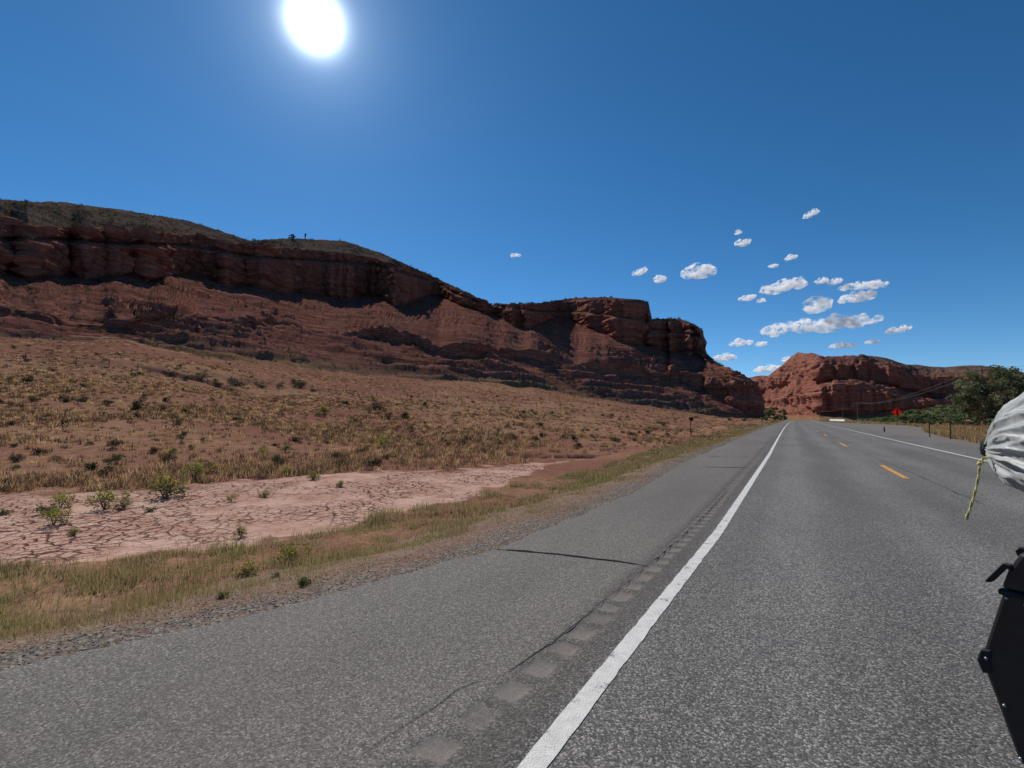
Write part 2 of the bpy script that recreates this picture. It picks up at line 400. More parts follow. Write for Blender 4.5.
# ------------------------------------------------------------------ the road's alignment (metres; y along the road)
def unproj(px, py, z=0.0):
    dx, dy, s = ray(px, py); t = (z - H_CAM) / s
    return dx * t, dy * t
def line_of(pts, z=0.0):
    q = sorted(((unproj(a, b, z)[1], unproj(a, b, z)[0]) for a, b in pts))
    return np.array(q)
WLp = line_of([(532, 768), (605, 675), (718.5, 532), (769, 455)])
PEp = line_of([(-150, 706), (0, 672), (100, 650), (200, 627), (330, 593), (494, 549), (626, 495), (700, 455)])
YLp = np.array([[-60, 2.62], [15.5, 2.50], [19, 2.50], [31, 2.58], [48, 2.62], [100, 2.9]])
def bend(y):                                  # the road swings gently right far ahead
    y = np.asarray(y, float); return 5.0e-5 * np.clip(y - 40, 0, None) ** 2
def white_x(y): return np.interp(y, WLp[:, 0], WLp[:, 1]) + bend(y)
def left_x(y):
    y = np.asarray(y, float); return np.interp(y, PEp[:, 0], PEp[:, 1]) + bend(y) + np.clip(-y, 0, 20) * -0.05
def yellow_x(y): return np.interp(y, [0, 16, 30, 50], [2.50, 2.50, 2.56, 2.60]) + bend(y)
def redge_x(y): return np.interp(y, [0, 22, 35, 80], [5.95, 5.97, 6.0, 6.2]) + bend(y)
def right_x(y): return np.interp(y, [-60, 20, 36, 50, 65, 80, 95, 110, 125, 145, 165, 210], [8.6, 8.6, 9.2, 10.2, 12.0, 14.6, 17.0, 18.2, 17.6, 14.0, 11, 8.3]) + bend(y)

# ------------------------------------------------------------------ terrain tables (read as bearings from the camera)
# left mesa: column px; rows = foot, ledge base, ledge top, cliff base, lower cliff top, bench back, cliff top, upper slope, crest
L_PX = [-330, 0, 60, 125, 190, 250, 290, 345, 380, 430, 470, 490, 496, 540, 570, 603, 640, 648, 651.5, 680, 695, 703, 705.5, 714, 732, 750, 757, 763, 765.5, 768]
L_Y = [[338,322,312,272,232,229,215,205,192],[342,318,308,276,241,238,222,210,200],[343,320,310,276,241,238,229,214,202],[343,322,313,277,245,243,231,219,210],
 [355,322,314,279,246,244,234,226,221],[366,326,318,284,258,256,246,244,240.5],[370,330,321,287,260,258,248,243,238],[375,336,327,292,264,261,253,246,241],
 [378,340,330,297,267,265,259,255,252.5],[382,352,342,303,282,280,277,276,275],[384,356,346,309,300,299,296,295,294],[385,353,345,314,308,307.5,307,306.5,306],
 [386,354,346,316,306,305.8,305.3,305,304.6],[390,360,352,324,312,311,304,303.5,303],[395,363,355,325,312,311,301,299,298.5],[401,368,360,329,315,314,299,298,297],
 [407,372,364,340,320,319,303,301,299.5],[408,373,365,343,324,323,306,303,302],[408,374,366,345,330,329,321,320,319],[412,380,371,351,333,332,321,320,319],
 [414,386,374,355,336,335,326.5,325.5,324.5],[416,389,375,357,339,338,333,332,331.5],[416,390,376,360,357,356,354,353,352],[417.5,395,378,366,364,363.5,362.5,362,361],
 [418.5,405,380,376,374,373,372,371.5,371],[419,413.5,383,381,380,379.5,379,378.5,378],[419,415,387,386,385.5,385,384.5,384.2,384],[419,416.5,399,398,397.5,397,396.5,396.2,396],
 [419,418,415,414.7,414.5,414.3,414,413.7,413.5],[419.5,419,419,419,419,419,419,419,419]]
L_RP = [-330, 0, 125, 250, 345, 430, 490, 496, 603, 648, 651.5, 703, 705.5, 750, 768]
L_R = [170,180,190,215,250,290,325,328,420,455,457,500,501,545,565]
# far mesa: foot, lower cliff base, lower cliff top, upper cliff base, upper cliff top, crest
D_PX = [750, 758, 768, 781, 791, 798, 812, 818, 826, 842, 851, 862, 887, 906, 931, 960, 981, 1024, 1100, 1220, 1500]
D_Y = [[416,412,405,395,385,377.5],[415.5,411,403,392,383,376],[415.5,410,401,390,382,375.5],[415.5,409,396,386,373,366],[415,408,393,383,364,356.5],[415,408,391,380,361,352],
 [415,410,390,380,363,353.5],[414.5,413,388,382,364,355],[414,413,385,381,365,357],[414,413,382,379,366,357],[414,413,383,380,366,357],[414,413,385,381,364,355],
 [414,412,393,387,368,359],[414,411,399,391,373,365],[414,411,402,396,377,367],[413,409,403,395,378,366.5],[413,409,401,392,377,366],[412,408,402,394,382,373],
 [412,410,405,398,390,384],[412,411,408,404,400,396],[417,416.6,416.2,415.8,415.4,415]]
D_RP = [750, 791, 812, 820, 842, 887, 931, 1024, 1500]
D_R = [[1330,1345,1370,1385,1410,1440],[1060,1085,1125,1150,1195,1240],[930,955,1000,1030,1060,1100],[905,908,914,960,975,1050],[900,903,908,955,962,1050],
 [905,909,916,962,970,1080],[930,936,945,1000,1010,1120],[950,958,968,1010,1022,1130],[1000,1010,1020,1050,1060,1150]]

def slope_of(px, py):
    cx, cz = (px - 512) / F_PX, (384 - py) / F_PX
    Yc, Z = CP - cz * SP, SP + cz * CP
    return Z / np.hypot(cx, Yc)
def talus_ranges(cols, yk, rf):
    """ranges of the left mesa's rows: foot at rf, waste slopes at their own steepness, cliffs nearly upright"""
    T = np.stack([slope_of(cols, yk[:, k]) for k in range(yk.shape[1])], 1)
    m = np.interp(cols, [-330, 0, 345, 703, 768], [0.40, 0.38, 0.35, 0.35, 0.5]); Z = lambda r, k: r * T[:, k]
    r = [rf]; go = lambda k, m: np.maximum((m * r[-1] - Z(r[-1], k - 1)) / np.maximum(m - T[:, k], 0.05), r[-1] + 0.6)
    r.append(go(1, m)); r.append(r[-1] + 4); r.append(go(3, m)); r.append(r[-1] + 5); r.append(r[-1] + 9); r.append(r[-1] + 4)
    r.append(np.minimum(go(7, np.maximum(0.46, T[:, 7] + 0.06)), r[-1] + 60)); r.append(np.minimum(go(8, np.maximum(0.44, T[:, 8] + 0.06)), r[-1] + 80))
    return np.stack(r, 1)
def hill_grid(PX, YT, RP, RT, step, segs, front, back):
    PX, YT, RP, RT = map(np.array, (PX, YT, RP, RT))
    cols = np.arange(PX[0], PX[-1] + step * 0.5, step); K = YT.shape[1]
    yk = np.stack([np.interp(cols, PX, YT[:, k]) for k in range(K)], 1)
    if RT.ndim == 1:
        brk = np.clip(0.80 + 1.4 * fbm(cols, 0 * cols, 0, 0.021, 3, 77), 0.06, 1.25); brk = np.where(cols > 670, 1, brk)
        yk[:, 2] = yk[:, 1] - (yk[:, 1] - yk[:, 2]) * brk
        yk[:, 1] += np.where(cols > 670, 0, 6 * fbm(cols, 0 * cols, 3, 0.013, 3, 78)); yk[:, 2] += np.where(cols > 670, 0, 6 * fbm(cols, 0 * cols, 3, 0.013, 3, 78))
        yk[:, 3] += np.where(cols > 690, 0, np.interp(cols, [200, 330], [4, 7]) - np.interp(cols, [200, 330], [12, 22]) * np.abs(fbm(cols, 0 * cols, 5, 0.016, 3, 79)))
    if RT.ndim == 1: rk = talus_ranges(cols, yk, np.interp(cols, RP, RT))
    else: rk = np.stack([np.interp(cols, RP, RT[:, k]) for k in range(K)], 1)
    P = np.zeros((len(cols), K + 2, 3))
    for k in range(K):
        cx, cz = (cols - 512) / F_PX, (384 - yk[:, k]) / F_PX
        Yc, Z = CP - cz * SP, SP + cz * CP
        x, y = cx * CY - Yc * SY, cx * SY + Yc * CY; n = np.hypot(x, y)
        P[:, k + 1] = np.stack([x / n * rk[:, k], y / n * rk[:, k], H_CAM + Z / n * rk[:, k]], 1)
    d = P[:, 1, :2] / np.linalg.norm(P[:, 1, :2], axis=1, keepdims=True)
    P[:, 0, :2] = P[:, 1, :2] - d * front; P[:, 0, 2] = np.minimum(-2.5, P[:, 1, 2] - front * 0.35)
    d = P[:, K, :2] / np.linalg.norm(P[:, K, :2], axis=1, keepdims=True)
    P[:, K + 1, :2] = P[:, K, :2] + d * back; P[:, K + 1, 2] = np.minimum(P[:, K, 2] - back * 0.55, P[:, K, 2] * 0.3)
    out, lab = [], []
    for k in range(K + 1):
        t = np.linspace(0, 1, segs[k], endpoint=False)
        out.append(P[:, k, None] * (1 - t)[None, :, None] + P[:, k + 1, None] * t[None, :, None]); lab += [k + q for q in t]
    out.append(P[:, -1:]); lab.append(K + 1.0)
    return cols, np.concatenate(out, 1), np.array(lab)
def grid_normals(G):
    a = np.gradient(G, axis=0); b = np.gradient(G, axis=1); n = np.cross(b, a)
    n /= np.linalg.norm(n, axis=2, keepdims=True) + 1e-9
    return n
def grid_faces(nc, nr):
    i = np.arange(nc - 1)[:, None] * nr + np.arange(nr - 1)[None, :]
    return np.stack([i, i + 1, i + nr + 1, i + nr], -1).reshape(-1, 4)

# ground: rise of the plain from the mud pan up to the foot of the mesa, by bearing
def bearing(x, y): return np.arctan2(x * CY + y * SY, -x * SY + y * CY)
def b_of(px): return math.atan((px - 512) / F_PX)
_fb, _fr, _fz = [], [], []
for px in (-330, 0, 60, 125, 190, 250, 290, 345, 380, 430, 490, 540, 603, 651, 703, 732, 763, 768):
    yy = float(np.interp(px, L_PX, [q[0] for q in L_Y])); rr = float(np.interp(px, L_RP, L_R))
    _fb.append(b_of(px)); _fr.append(rr); _fz.append(H_CAM + rr * ray(px, yy)[2] + 1.2)
_fb.append(b_of(775)); _fr.append(600); _fz.append(-0.4)
PAN_Z = -0.62
def pan_line(pts): return np.array([unproj(a, b, PAN_Z) for a, b in pts])
PAN_NEAR = pan_line([(-160, 590), (0, 572), (97, 564), (205, 553), (252, 544), (327, 532), (397, 514), (455, 503), (507, 484), (560, 464), (600, 456)])
PAN_FAR = pan_line([(-160, 501), (0, 495), (97, 489), (176, 486), (252, 479), (330, 473), (368, 470), (455, 471), (520, 464), (560, 461), (600, 455)])
_pb = bearing(PAN_FAR[:, 0], PAN_FAR[:, 1]); _pr = np.hypot(PAN_FAR[:, 0], PAN_FAR[:, 1])
_pb, _pr = np.append(_pb, b_of(690)), np.append(_pr, 42.0)
_nb = bearing(PAN_NEAR[:, 0], PAN_NEAR[:, 1]); _nr = np.hypot(PAN_NEAR[:, 0], PAN_NEAR[:, 1])
GULLY = None
def gully_dist(x, y):
    d = np.full(np.shape(x), 1e3)
    for (x0, y0), (x1, y1) in zip(GULLY[:-1], GULLY[1:]):
        ex, ey = x1 - x0, y1 - y0; t = np.clip(((x - x0) * ex + (y - y0) * ey) / (ex * ex + ey * ey), 0, 1)
        d = np.minimum(d, np.hypot(x - x0 - t * ex, y - y0 - t * ey))
    return d
def ground_z(x, y):
    x, y = np.asarray(x, float), np.asarray(y, float)
    b, r = bearing(x, y), np.hypot(x, y)
    wl = left_x(y) - x; wr = x - right_x(y)
    z = np.where(wl > 0, -0.03 + (PAN_Z + 0.03) * sstep(0.3, 3.4, wl), np.where(wr > 0, -0.03 - 0.22 * sstep(0.3, 4, wr), -0.06))
    rp = np.interp(b, _pb, _pr, right=42.0) * 1.02
    rf = np.interp(b, _fb, _fr); zf = np.interp(b, _fb, _fz)
    s = np.clip((r - rp) / (rf - rp), 0, 1.15)
    off = np.clip((wl - 4) / 25, 0, 1)
    rise = (zf - PAN_Z) * (0.30 * s + 0.70 * s ** 1.7) * off
    z = z + np.where(wl > 0, rise, 0)
    rough = np.clip((wl - 0.2) / 3, 0, 1) * (1 - 0.85 * pan_mask(x, y)) + np.clip((wr - 0.2) / 3, 0, 1)
    far = np.clip((r - 25) / 120, 0, 1)
    z = z + rough * (0.05 * fbm(x, y, 0, 1.1, 3, 3) + 0.10 * fbm(x, y, 0, 0.28, 3, 5) + far * (1.9 * fbm(x, y, 0, 0.05, 5, 9, 0.65) - 0.8 * np.abs(fbm(x, y, 0, 0.09, 3, 13))) * (wl > 0))
    if GULLY is not None: z = z - 0.9 * np.exp(-(gully_dist(x + 1.5 * fbm(x, y, 0, 0.15, 3, 11), y + 1.5 * fbm(x, y, 0, 0.15, 3, 12)) / (0.5 + 0.006 * r)) ** 2) * (wl > 6)
    z = z - np.clip(y - 270, 0, 900) * 0.006 * ((x > -60) | (y > 700))
    return z
def pan_mask(x, y):
    b, r = bearing(x, y), np.hypot(x, y)
    j = 1 + 0.09 * fbm(x, y, 0, 0.35, 4, 21) + 0.05 * fbm(x, y, 0, 2.0, 2, 22)
    rn = np.interp(b, _nb, _nr, right=1e4); rf = np.interp(b, _pb, _pr)
    return sstep(0.96, 1.05, r * j / rn) * (1 - sstep(0.93, 1.05, r * j / rf))

def on_ground(px, py):
    """where the ray through a picture point first meets the ground"""
    dx, dy, s = ray(px, py)
    t = np.exp(np.linspace(math.log(1.5), math.log(1500), 2500)); gap = H_CAM + s * t - ground_z(dx * t, dy * t)
    k = int(np.argmax(gap < 0)) if (gap < 0).any() else len(t) - 1
    return dx * t[k], dy * t[k], float(ground_z(dx * t[k], dy * t[k]))

GULLY = [on_ground(*p)[:2] for p in ((150, 368), (205, 381), (262, 394), (330, 411), (385, 425), (430, 440), (470, 448), (540, 456), (600, 456))]

# ------------------------------------------------------------------ ground sheet
def build_ground():
    view = np.linspace(b_of(-40), b_of(1064), 1050)
    rest = np.linspace(b_of(1064), b_of(-40) + 2 * math.pi, 90)[1:-1]
    bs = np.concatenate([view, rest]); rs = np.concatenate([[0.0, 0.8], np.exp(np.linspace(math.log(1.5), math.log(140), 620)), np.exp(np.linspace(math.log(140), math.log(9000), 120))[1:]])
    B, Rr = np.meshgrid(bs, rs, indexing='ij')
    X = Rr * (np.sin(B) * CY - np.cos(B) * SY); Y = Rr * (np.sin(B) * SY + np.cos(B) * CY)
    Z = ground_z(X, Y); pan = pan_mask(X, Y)
    wl = left_x(Y) - X; wr = X - right_x(Y)
    gravel = np.where(wl > 0, 1 - sstep(0.15, 1.0, wl + 0.7 * fbm(X, Y, 0, 0.8, 3, 31)), 0) + np.where(wr > 0, 1 - sstep(0.3, 1.6, wr), 0)
    gravel = np.where((wl <= 0) & (wr <= 0), 1, gravel)
    gravel = np.maximum(gravel, 0.55 * (wl > 0) * (1 - sstep(2.2, 3.4, wl)) * (1 - pan))
    # bare red soil by the pan and on the upper slope
    rr = np.interp(B, _pb, _pr, right=42); s = (Rr - rr) / (np.interp(B, _fb, _fr) - rr)
    red = np.clip((1 - sstep(0.0, 0.10, s)) * sstep(-0.08, 0.0, s) * (0.5 + fbm(X, Y, 0, 0.15, 3, 41)) * 1.4, 0, 1) * (wl > 0)
    red = np.maximum(red, np.clip(fbm(X, Y, 0, 0.035, 4, 43) * 2.6 - 0.05 + 1.2 * sstep(0.5, 1.0, s), 0, 1) * (wl > 3) * (s > 0.05))
    red = np.maximum(red, (B > b_of(404)) * (B < b_of(575)) * sstep(-0.03, 0.0, s) * (1 - sstep(0.06, 0.12, s)))
    red = np.maximum(red, np.exp(-(gully_dist(X, Y) / 2.5) ** 2) * (wl > 6))
    straw = np.clip(0.75 + 0.5 * fbm(X, Y, 0, 0.05, 3, 47), 0, 1)
    straw = np.where(wl < 0, 1.0, straw)
    N = len(bs); col = np.stack([pan, np.clip(gravel, 0, 1), red, straw], -1)
    F = grid_faces(N, len(rs)); i = np.arange(len(rs) - 1); wrap = np.stack([(N - 1) * len(rs) + i, (N - 1) * len(rs) + i + 1, i + 1, i], -1)
    F = np.concatenate([F, wrap])[:, ::-1]
    V = np.stack([X, Y, Z], -1).reshape(-1, 3)
    tag(mesh_obj('ground', V, F.copy(), M['earth'], None, True, col.reshape(-1, 4)), kind='structure')
build_ground()

# ------------------------------------------------------------------ road
def ribbon(ys, xl, xr, z, n=2):
    t = np.linspace(0, 1, n); X = xl[:, None] * (1 - t) + xr[:, None] * t
    V = np.stack([X, np.broadcast_to(ys[:, None], X.shape), np.broadcast_to(np.asarray(z)[:, None] if np.ndim(z) else np.full((len(ys), 1), z), X.shape)], -1)
    F = grid_faces(len(ys), n)[:, ::-1]
    return V.reshape(-1, 3), F.copy()
def road_z(y): return -np.clip(np.asarray(y, float) - 270, 0, 900) * 0.006
ROAD_Y = np.concatenate([np.linspace(-60, 0, 40, endpoint=False), np.linspace(0, 12, 480, endpoint=False), np.linspace(12, 40, 600, endpoint=False), np.linspace(40, 900, 400)])
def build_road():
    ys = ROAD_Y
    rag = 0.05 * fbm(ys, 0 * ys, 0, 2.2, 4, 51) + 0.10 * fbm(ys, 0 * ys, 0, 0.35, 3, 52)
    xl, xr, xw = left_x(ys) + rag, right_x(ys) + 2 * rag, white_x(ys)
    fine = np.linspace(-0.64, -0.16, 24); A = xl[:, None] + (xw - 0.64 - xl)[:, None] * np.linspace(0, 1, 9)[None, :-1]
    B = (xw - 0.16)[:, None] + (xr - xw + 0.16)[:, None] * np.linspace(0, 1, 16)[None, 1:]
    X = np.concatenate([A, xw[:, None] + fine[None], B], 1); NC = X.shape[1]; Yg = np.repeat(ys[:, None], NC, 1); Z = np.repeat(road_z(ys)[:, None], NC, 1)
    U = X - xw[:, None]; wob = 0.06 * fbm(X, Yg, 0, 3.0, 2, 57)
    ph = (Yg + wob) / 0.29 - np.floor((Yg + wob) / 0.29) - 0.5
    bowl = np.clip(1 - (ph / 0.40) ** 2, 0, 1) * np.clip(1 - ((U + 0.33 + 0.22 * np.exp(-np.clip(Yg - 1.1, -1, 50) / 1.2) + 0.5 * wob) / 0.10) ** 4, 0, 1)
    Z = Z - 0.014 * bowl * (Yg < 60)
    V = np.stack([X, Yg, Z], -1).reshape(-1, 3); F = grid_faces(len(ys), NC)[:, ::-1].copy()
    dentc = np.repeat(bowl.reshape(-1, 1), 4, 1)
    uv = np.stack([V[:, 0] - white_x(V[:, 1]), V[:, 1]], 1)
    road = mesh_obj('road', V, F, M['asphalt'], None, False, dentc, uv)
    # the edge of the mat: a lip 5 cm thick on each side
    for side in (0, NC - 1):
        e = V.reshape(len(ys), NC, 3)[:, side]; lo = e.copy(); lo[:, 2] -= 0.06; lo[:, 0] += -0.05 if side == 0 else 0.05
        g = np.stack([e, lo], 1); f = grid_faces(len(ys), 2)
        u2 = np.stack([g[..., 0] - white_x(g[..., 1]), g[..., 1]], -1).reshape(-1, 2)
        mesh_obj('pavement_edge', g.reshape(-1, 3), (f if side == 0 else f[:, ::-1]).copy(), M['asphalt'], road, False, None, u2)
    tag(road, kind='structure')
    jag = 0.006 * fbm(ys, 0 * ys, 0, 9, 2, 55)
    V, F = ribbon(ys, white_x(ys) - 0.058 + jag, white_x(ys) + 0.058 - jag, road_z(ys) + 0.004, 3); mesh_obj('edge_line', V, F, M['white'], road)
    m = ys > 5; V, F = ribbon(ys[m], redge_x(ys[m]) - 0.06, redge_x(ys[m]) + 0.06, road_z(ys[m]) + 0.004, 3); mesh_obj('edge_line', V, F, M['white'], road)
    for a, b in ((15.6, 19.5), (30.9, 35.2), (47.3, 51.5), (63, 67), (79, 83), (95, 99), (111, 115), (127, 131), (-2, 2)):
        y = np.linspace(a, b, 12); V, F = ribbon(y, yellow_x(y) - 0.065, yellow_x(y) + 0.065, 0.004 + 0 * y, 3); mesh_obj('centre_dash', V, F, M['yellow'], road)
    def crack(pts, w0, seed, jit=0.04):
        q = np.array([unproj(*p) for p in pts]); d = np.concatenate([[0], np.cumsum(np.linalg.norm(np.diff(q, axis=0), axis=1))])
        t = np.linspace(0, d[-1], max(20, int(d[-1] / 0.05))); c = np.stack([np.interp(t, d, q[:, 0]), np.interp(t, d, q[:, 1])], 1)
        tan = np.gradient(c, axis=0); tan /= np.linalg.norm(tan, axis=1, keepdims=True); nrm = np.stack([-tan[:, 1], tan[:, 0]], 1)
        c = c + nrm * (jit * fbm(t, 0 * t, 0, 2.2, 5, seed))[:, None]
        ww = w0 * (0.8 + 0.5 * fbm(t, 0 * t, 0, 3, 2, seed + 1)); ww[:3] *= 0.3; ww[-3:] *= 0.3
        V = np.stack([c + nrm * ww[:, None] / 2, c - nrm * ww[:, None] / 2], 1)
        V = np.concatenate([V, np.full(V.shape[:2] + (1,), 0.004)], -1)
        mesh_obj('sealed_crack', V.reshape(-1, 3), grid_faces(len(t), 2), M['seal'], road)
    crack([(497, 549), (560, 555), (648, 566)], 0.065, 61)
    crack([(705, 457), (752, 457)], 0.09, 64)
    crack([(701, 467), (752, 468)], 0.10, 67)
    crack([(360, 764), (410, 717), (456, 692), (498, 678)], 0.004, 71, 0.06)
    crack([(496, 680), (520, 664), (548, 645), (578, 622), (610, 596), (648, 566)], 0.006, 77, 0.015)
    crack([(648, 566), (676, 542), (700, 520), (728, 490)], 0.010, 79, 0.015)
    crack([(860, 452), (905, 470), (985, 505)], 0.02, 83)
    return road
road = build_road()

# ------------------------------------------------------------------ the mesas
def build_left_mesa():
    cols, G, lab = hill_grid(L_PX, L_Y, L_RP, L_R, 0.75, [5, 26, 8, 30, 34, 6, 22, 14, 22, 10], 45, 170)
    n = grid_normals(G); X, Y, Z = G[..., 0], G[..., 1], G[..., 2]; L = np.broadcast_to(lab, X.shape)
    fade = sstep(768, 755, np.broadcast_to(cols[:, None], X.shape))
    cl = np.maximum(sstep(4.0, 4.12, L) * (1 - sstep(4.85, 5.0, L)), sstep(6.0, 6.1, L) * (1 - sstep(6.85, 7.0, L)))
    led = sstep(1.9, 2.1, L) * (1 - sstep(2.9, 3.1, L))
    hcol = np.broadcast_to(cols[:, None], X.shape)
    # broken ledge lines: the little scarp comes and goes along the slope, with two more under it
    butt = fbm(X, Y, Z * 0.12, 0.030, 4, 101) * 6.5 + np.abs(fbm(X, Y, Z * 0.1, 0.07, 3, 105)) * -8.0 + fbm(X, Y, Z, 0.25, 3, 108) * 2.2
    strat = fbm(0 * Z, 0 * Z, Z + 1.5 * fbm(X, Y, 0, 0.02, 2, 111), 0.20, 4, 112) * 5.0
    band = fbm(0 * Z, 0 * Z, Z, 0.55, 2, 113) * 1.8
    gull = fbm(X, Y, Z * 0.15, 0.016, 4, 121) * 4.5 + np.abs(fbm(X, Y, Z * 0.2, 0.04, 4, 124)) * -4.0
    slope = sstep(0.9, 1.3, L) * (1 - sstep(3.25, 3.95, L)) + sstep(7.0, 7.4, L) * (1 - sstep(8.6, 9.0, L)) * 0.5
    d = cl * (butt + strat + band) + led * (5.0 * fbm(X, Y, Z, 0.06, 4, 131) + strat * 0.4) + slope * gull + 0.7 * fbm(X, Y, Z, 0.4, 4, 141)
    tl = Z + 3.0 * fbm(X, Y, 0, 0.018, 3, 151)      # stepped talus: rock bands poke through
    saw = tl / 9.0 - np.floor(tl / 9.0); saw = np.where(saw < 0.82, saw / 0.82, (1 - saw) / 0.18)
    d = d + slope * ((L < 4) * 6.5 + (L > 6.5) * 4.0) * (0.5 - saw) * np.clip(0.3 + 2.4 * fbm(X, Y, 0, 0.015, 4, 155), 0, 1)
    t2 = Z + 2.0 * fbm(X, Y, 0, 0.03, 3, 157); saw2 = t2 / 3.4 - np.floor(t2 / 3.4); saw2 = np.where(saw2 < 0.75, saw2 / 0.75, (1 - saw2) / 0.25)
    d = d + slope * 4.0 * (0.5 - saw2) * np.clip(0.3 + 2.4 * fbm(X, Y, Z * 0.5, 0.022, 4, 158), 0, 1)
    crest = 1 - sstep(8.3, 9.0, L) * (1 - sstep(9.0, 9.6, L)) * 0.85
    # right-hand dark scarp above the road is a cliff too
    scarp = sstep(690, 725, hcol) * sstep(2.0, 2.08, L) * (1 - sstep(2.9, 3.0, L))
    d = d + scarp * (butt * 0.6 + strat)
    d = d * fade * crest
    G = G + n * d[..., None]
    G[..., 2] += sstep(8.6, 9.0, L) * (1 - sstep(9, 9.5, L)) * (0.8 * fbm(X, Y, 0, 0.12, 4, 161))
    cover = sstep(6.9, 7.2, L) * np.where(hcol < 492, 1, 0.6) + sstep(5.0, 5.2, L) * (1 - sstep(5.8, 6, L)) * 0.8
    cover = np.maximum(cover, (1 - sstep(1.0, 1.5, L)) * 0.7)
    nz = grid_normals(G)[..., 2]
    cliff = np.clip(np.maximum(np.maximum(cl, scarp), led * 0.7 + (1 - sstep(0.55, 0.8, np.abs(nz))) * (L < 9)), 0, 1)
    low = 1 - sstep(0.9, 1.3, L + 0.35 * fbm(X, Y, 0, 0.03, 4, 171))
    col = np.stack([np.clip(cover, 0, 1), cliff, np.clip(low, 0, 1) * 0.8, np.ones_like(low)], -1)
    F = grid_faces(*X.shape)
    tag(mesh_obj('hills', G.reshape(-1, 3), F, M['rock'], None, False, col.reshape(-1, 4)), kind='structure')
    return cols, G, lab
HL = build_left_mesa()

def build_far_mesa():
    cols, G, lab = hill_grid(D_PX, D_Y, D_RP, D_R, 0.6, [6, 18, 30, 24, 34, 20, 10], 120, 300)
    n = grid_normals(G); X, Y, Z = G[..., 0], G[..., 1], G[..., 2]; L = np.broadcast_to(lab, X.shape); hc = np.broadcast_to(cols[:, None], X.shape)
    lowc = sstep(2.0, 2.1, L) * (1 - sstep(2.9, 3.0, L)); upc = sstep(4.0, 4.1, L) * (1 - sstep(4.9, 5.0, L))
    butt = fbm(X, Y, Z * 0.1, 0.022, 4, 201) * 18 + np.abs(fbm(X, Y, Z * 0.06, 0.05, 3, 205)) * -24 + np.abs(fbm(X, Y, Z * 0.1, 0.14, 2, 207)) * -7
    strat = fbm(0 * Z, 0 * Z, Z + 3 * fbm(X, Y, 0, 0.01, 2, 209), 0.16, 4, 211) * 4.5
    sl = 1 - np.maximum(lowc, upc)
    gull = fbm(X, Y, Z * 0.1, 0.016, 4, 221) * 12 + np.abs(fbm(X, Y, Z * 0.2, 0.045, 4, 222)) * -14 + fbm(X, Y, Z, 0.16, 3, 225) * 2.2
    d = (lowc + upc) * (butt * 0.8 + strat) + sl * sstep(0.9, 1.3, L) * gull * 0.8 + strat * 0.3 * sl
    d *= sstep(1500, 1380, hc) * (1 - sstep(5.5, 6.0, L) * (1 - sstep(6.0, 6.6, L)) * 0.8)
    G = G + n * d[..., None]
    G[..., 2] += sstep(5.6, 6, L) * (1 - sstep(6, 6.5, L)) * 2.0 * fbm(X, Y, 0, 0.05, 4, 231)
    nz = np.abs(grid_normals(G)[..., 2])
    cliff = np.clip(np.maximum(np.maximum(lowc, upc), 1 - sstep(0.55, 0.82, nz)), 0, 1)
    cover = sstep(5.1, 5.5, L) * sstep(845, 880, hc) * 0.8
    low = 1 - sstep(0.8, 1.05, L)
    col = np.stack([cover, cliff, low, np.ones_like(low)], -1)
    tag(mesh_obj('hills', G.reshape(-1, 3), grid_faces(*X.shape), M['rock'], None, False, col.reshape(-1, 4)), kind='structure')
build_far_mesa()

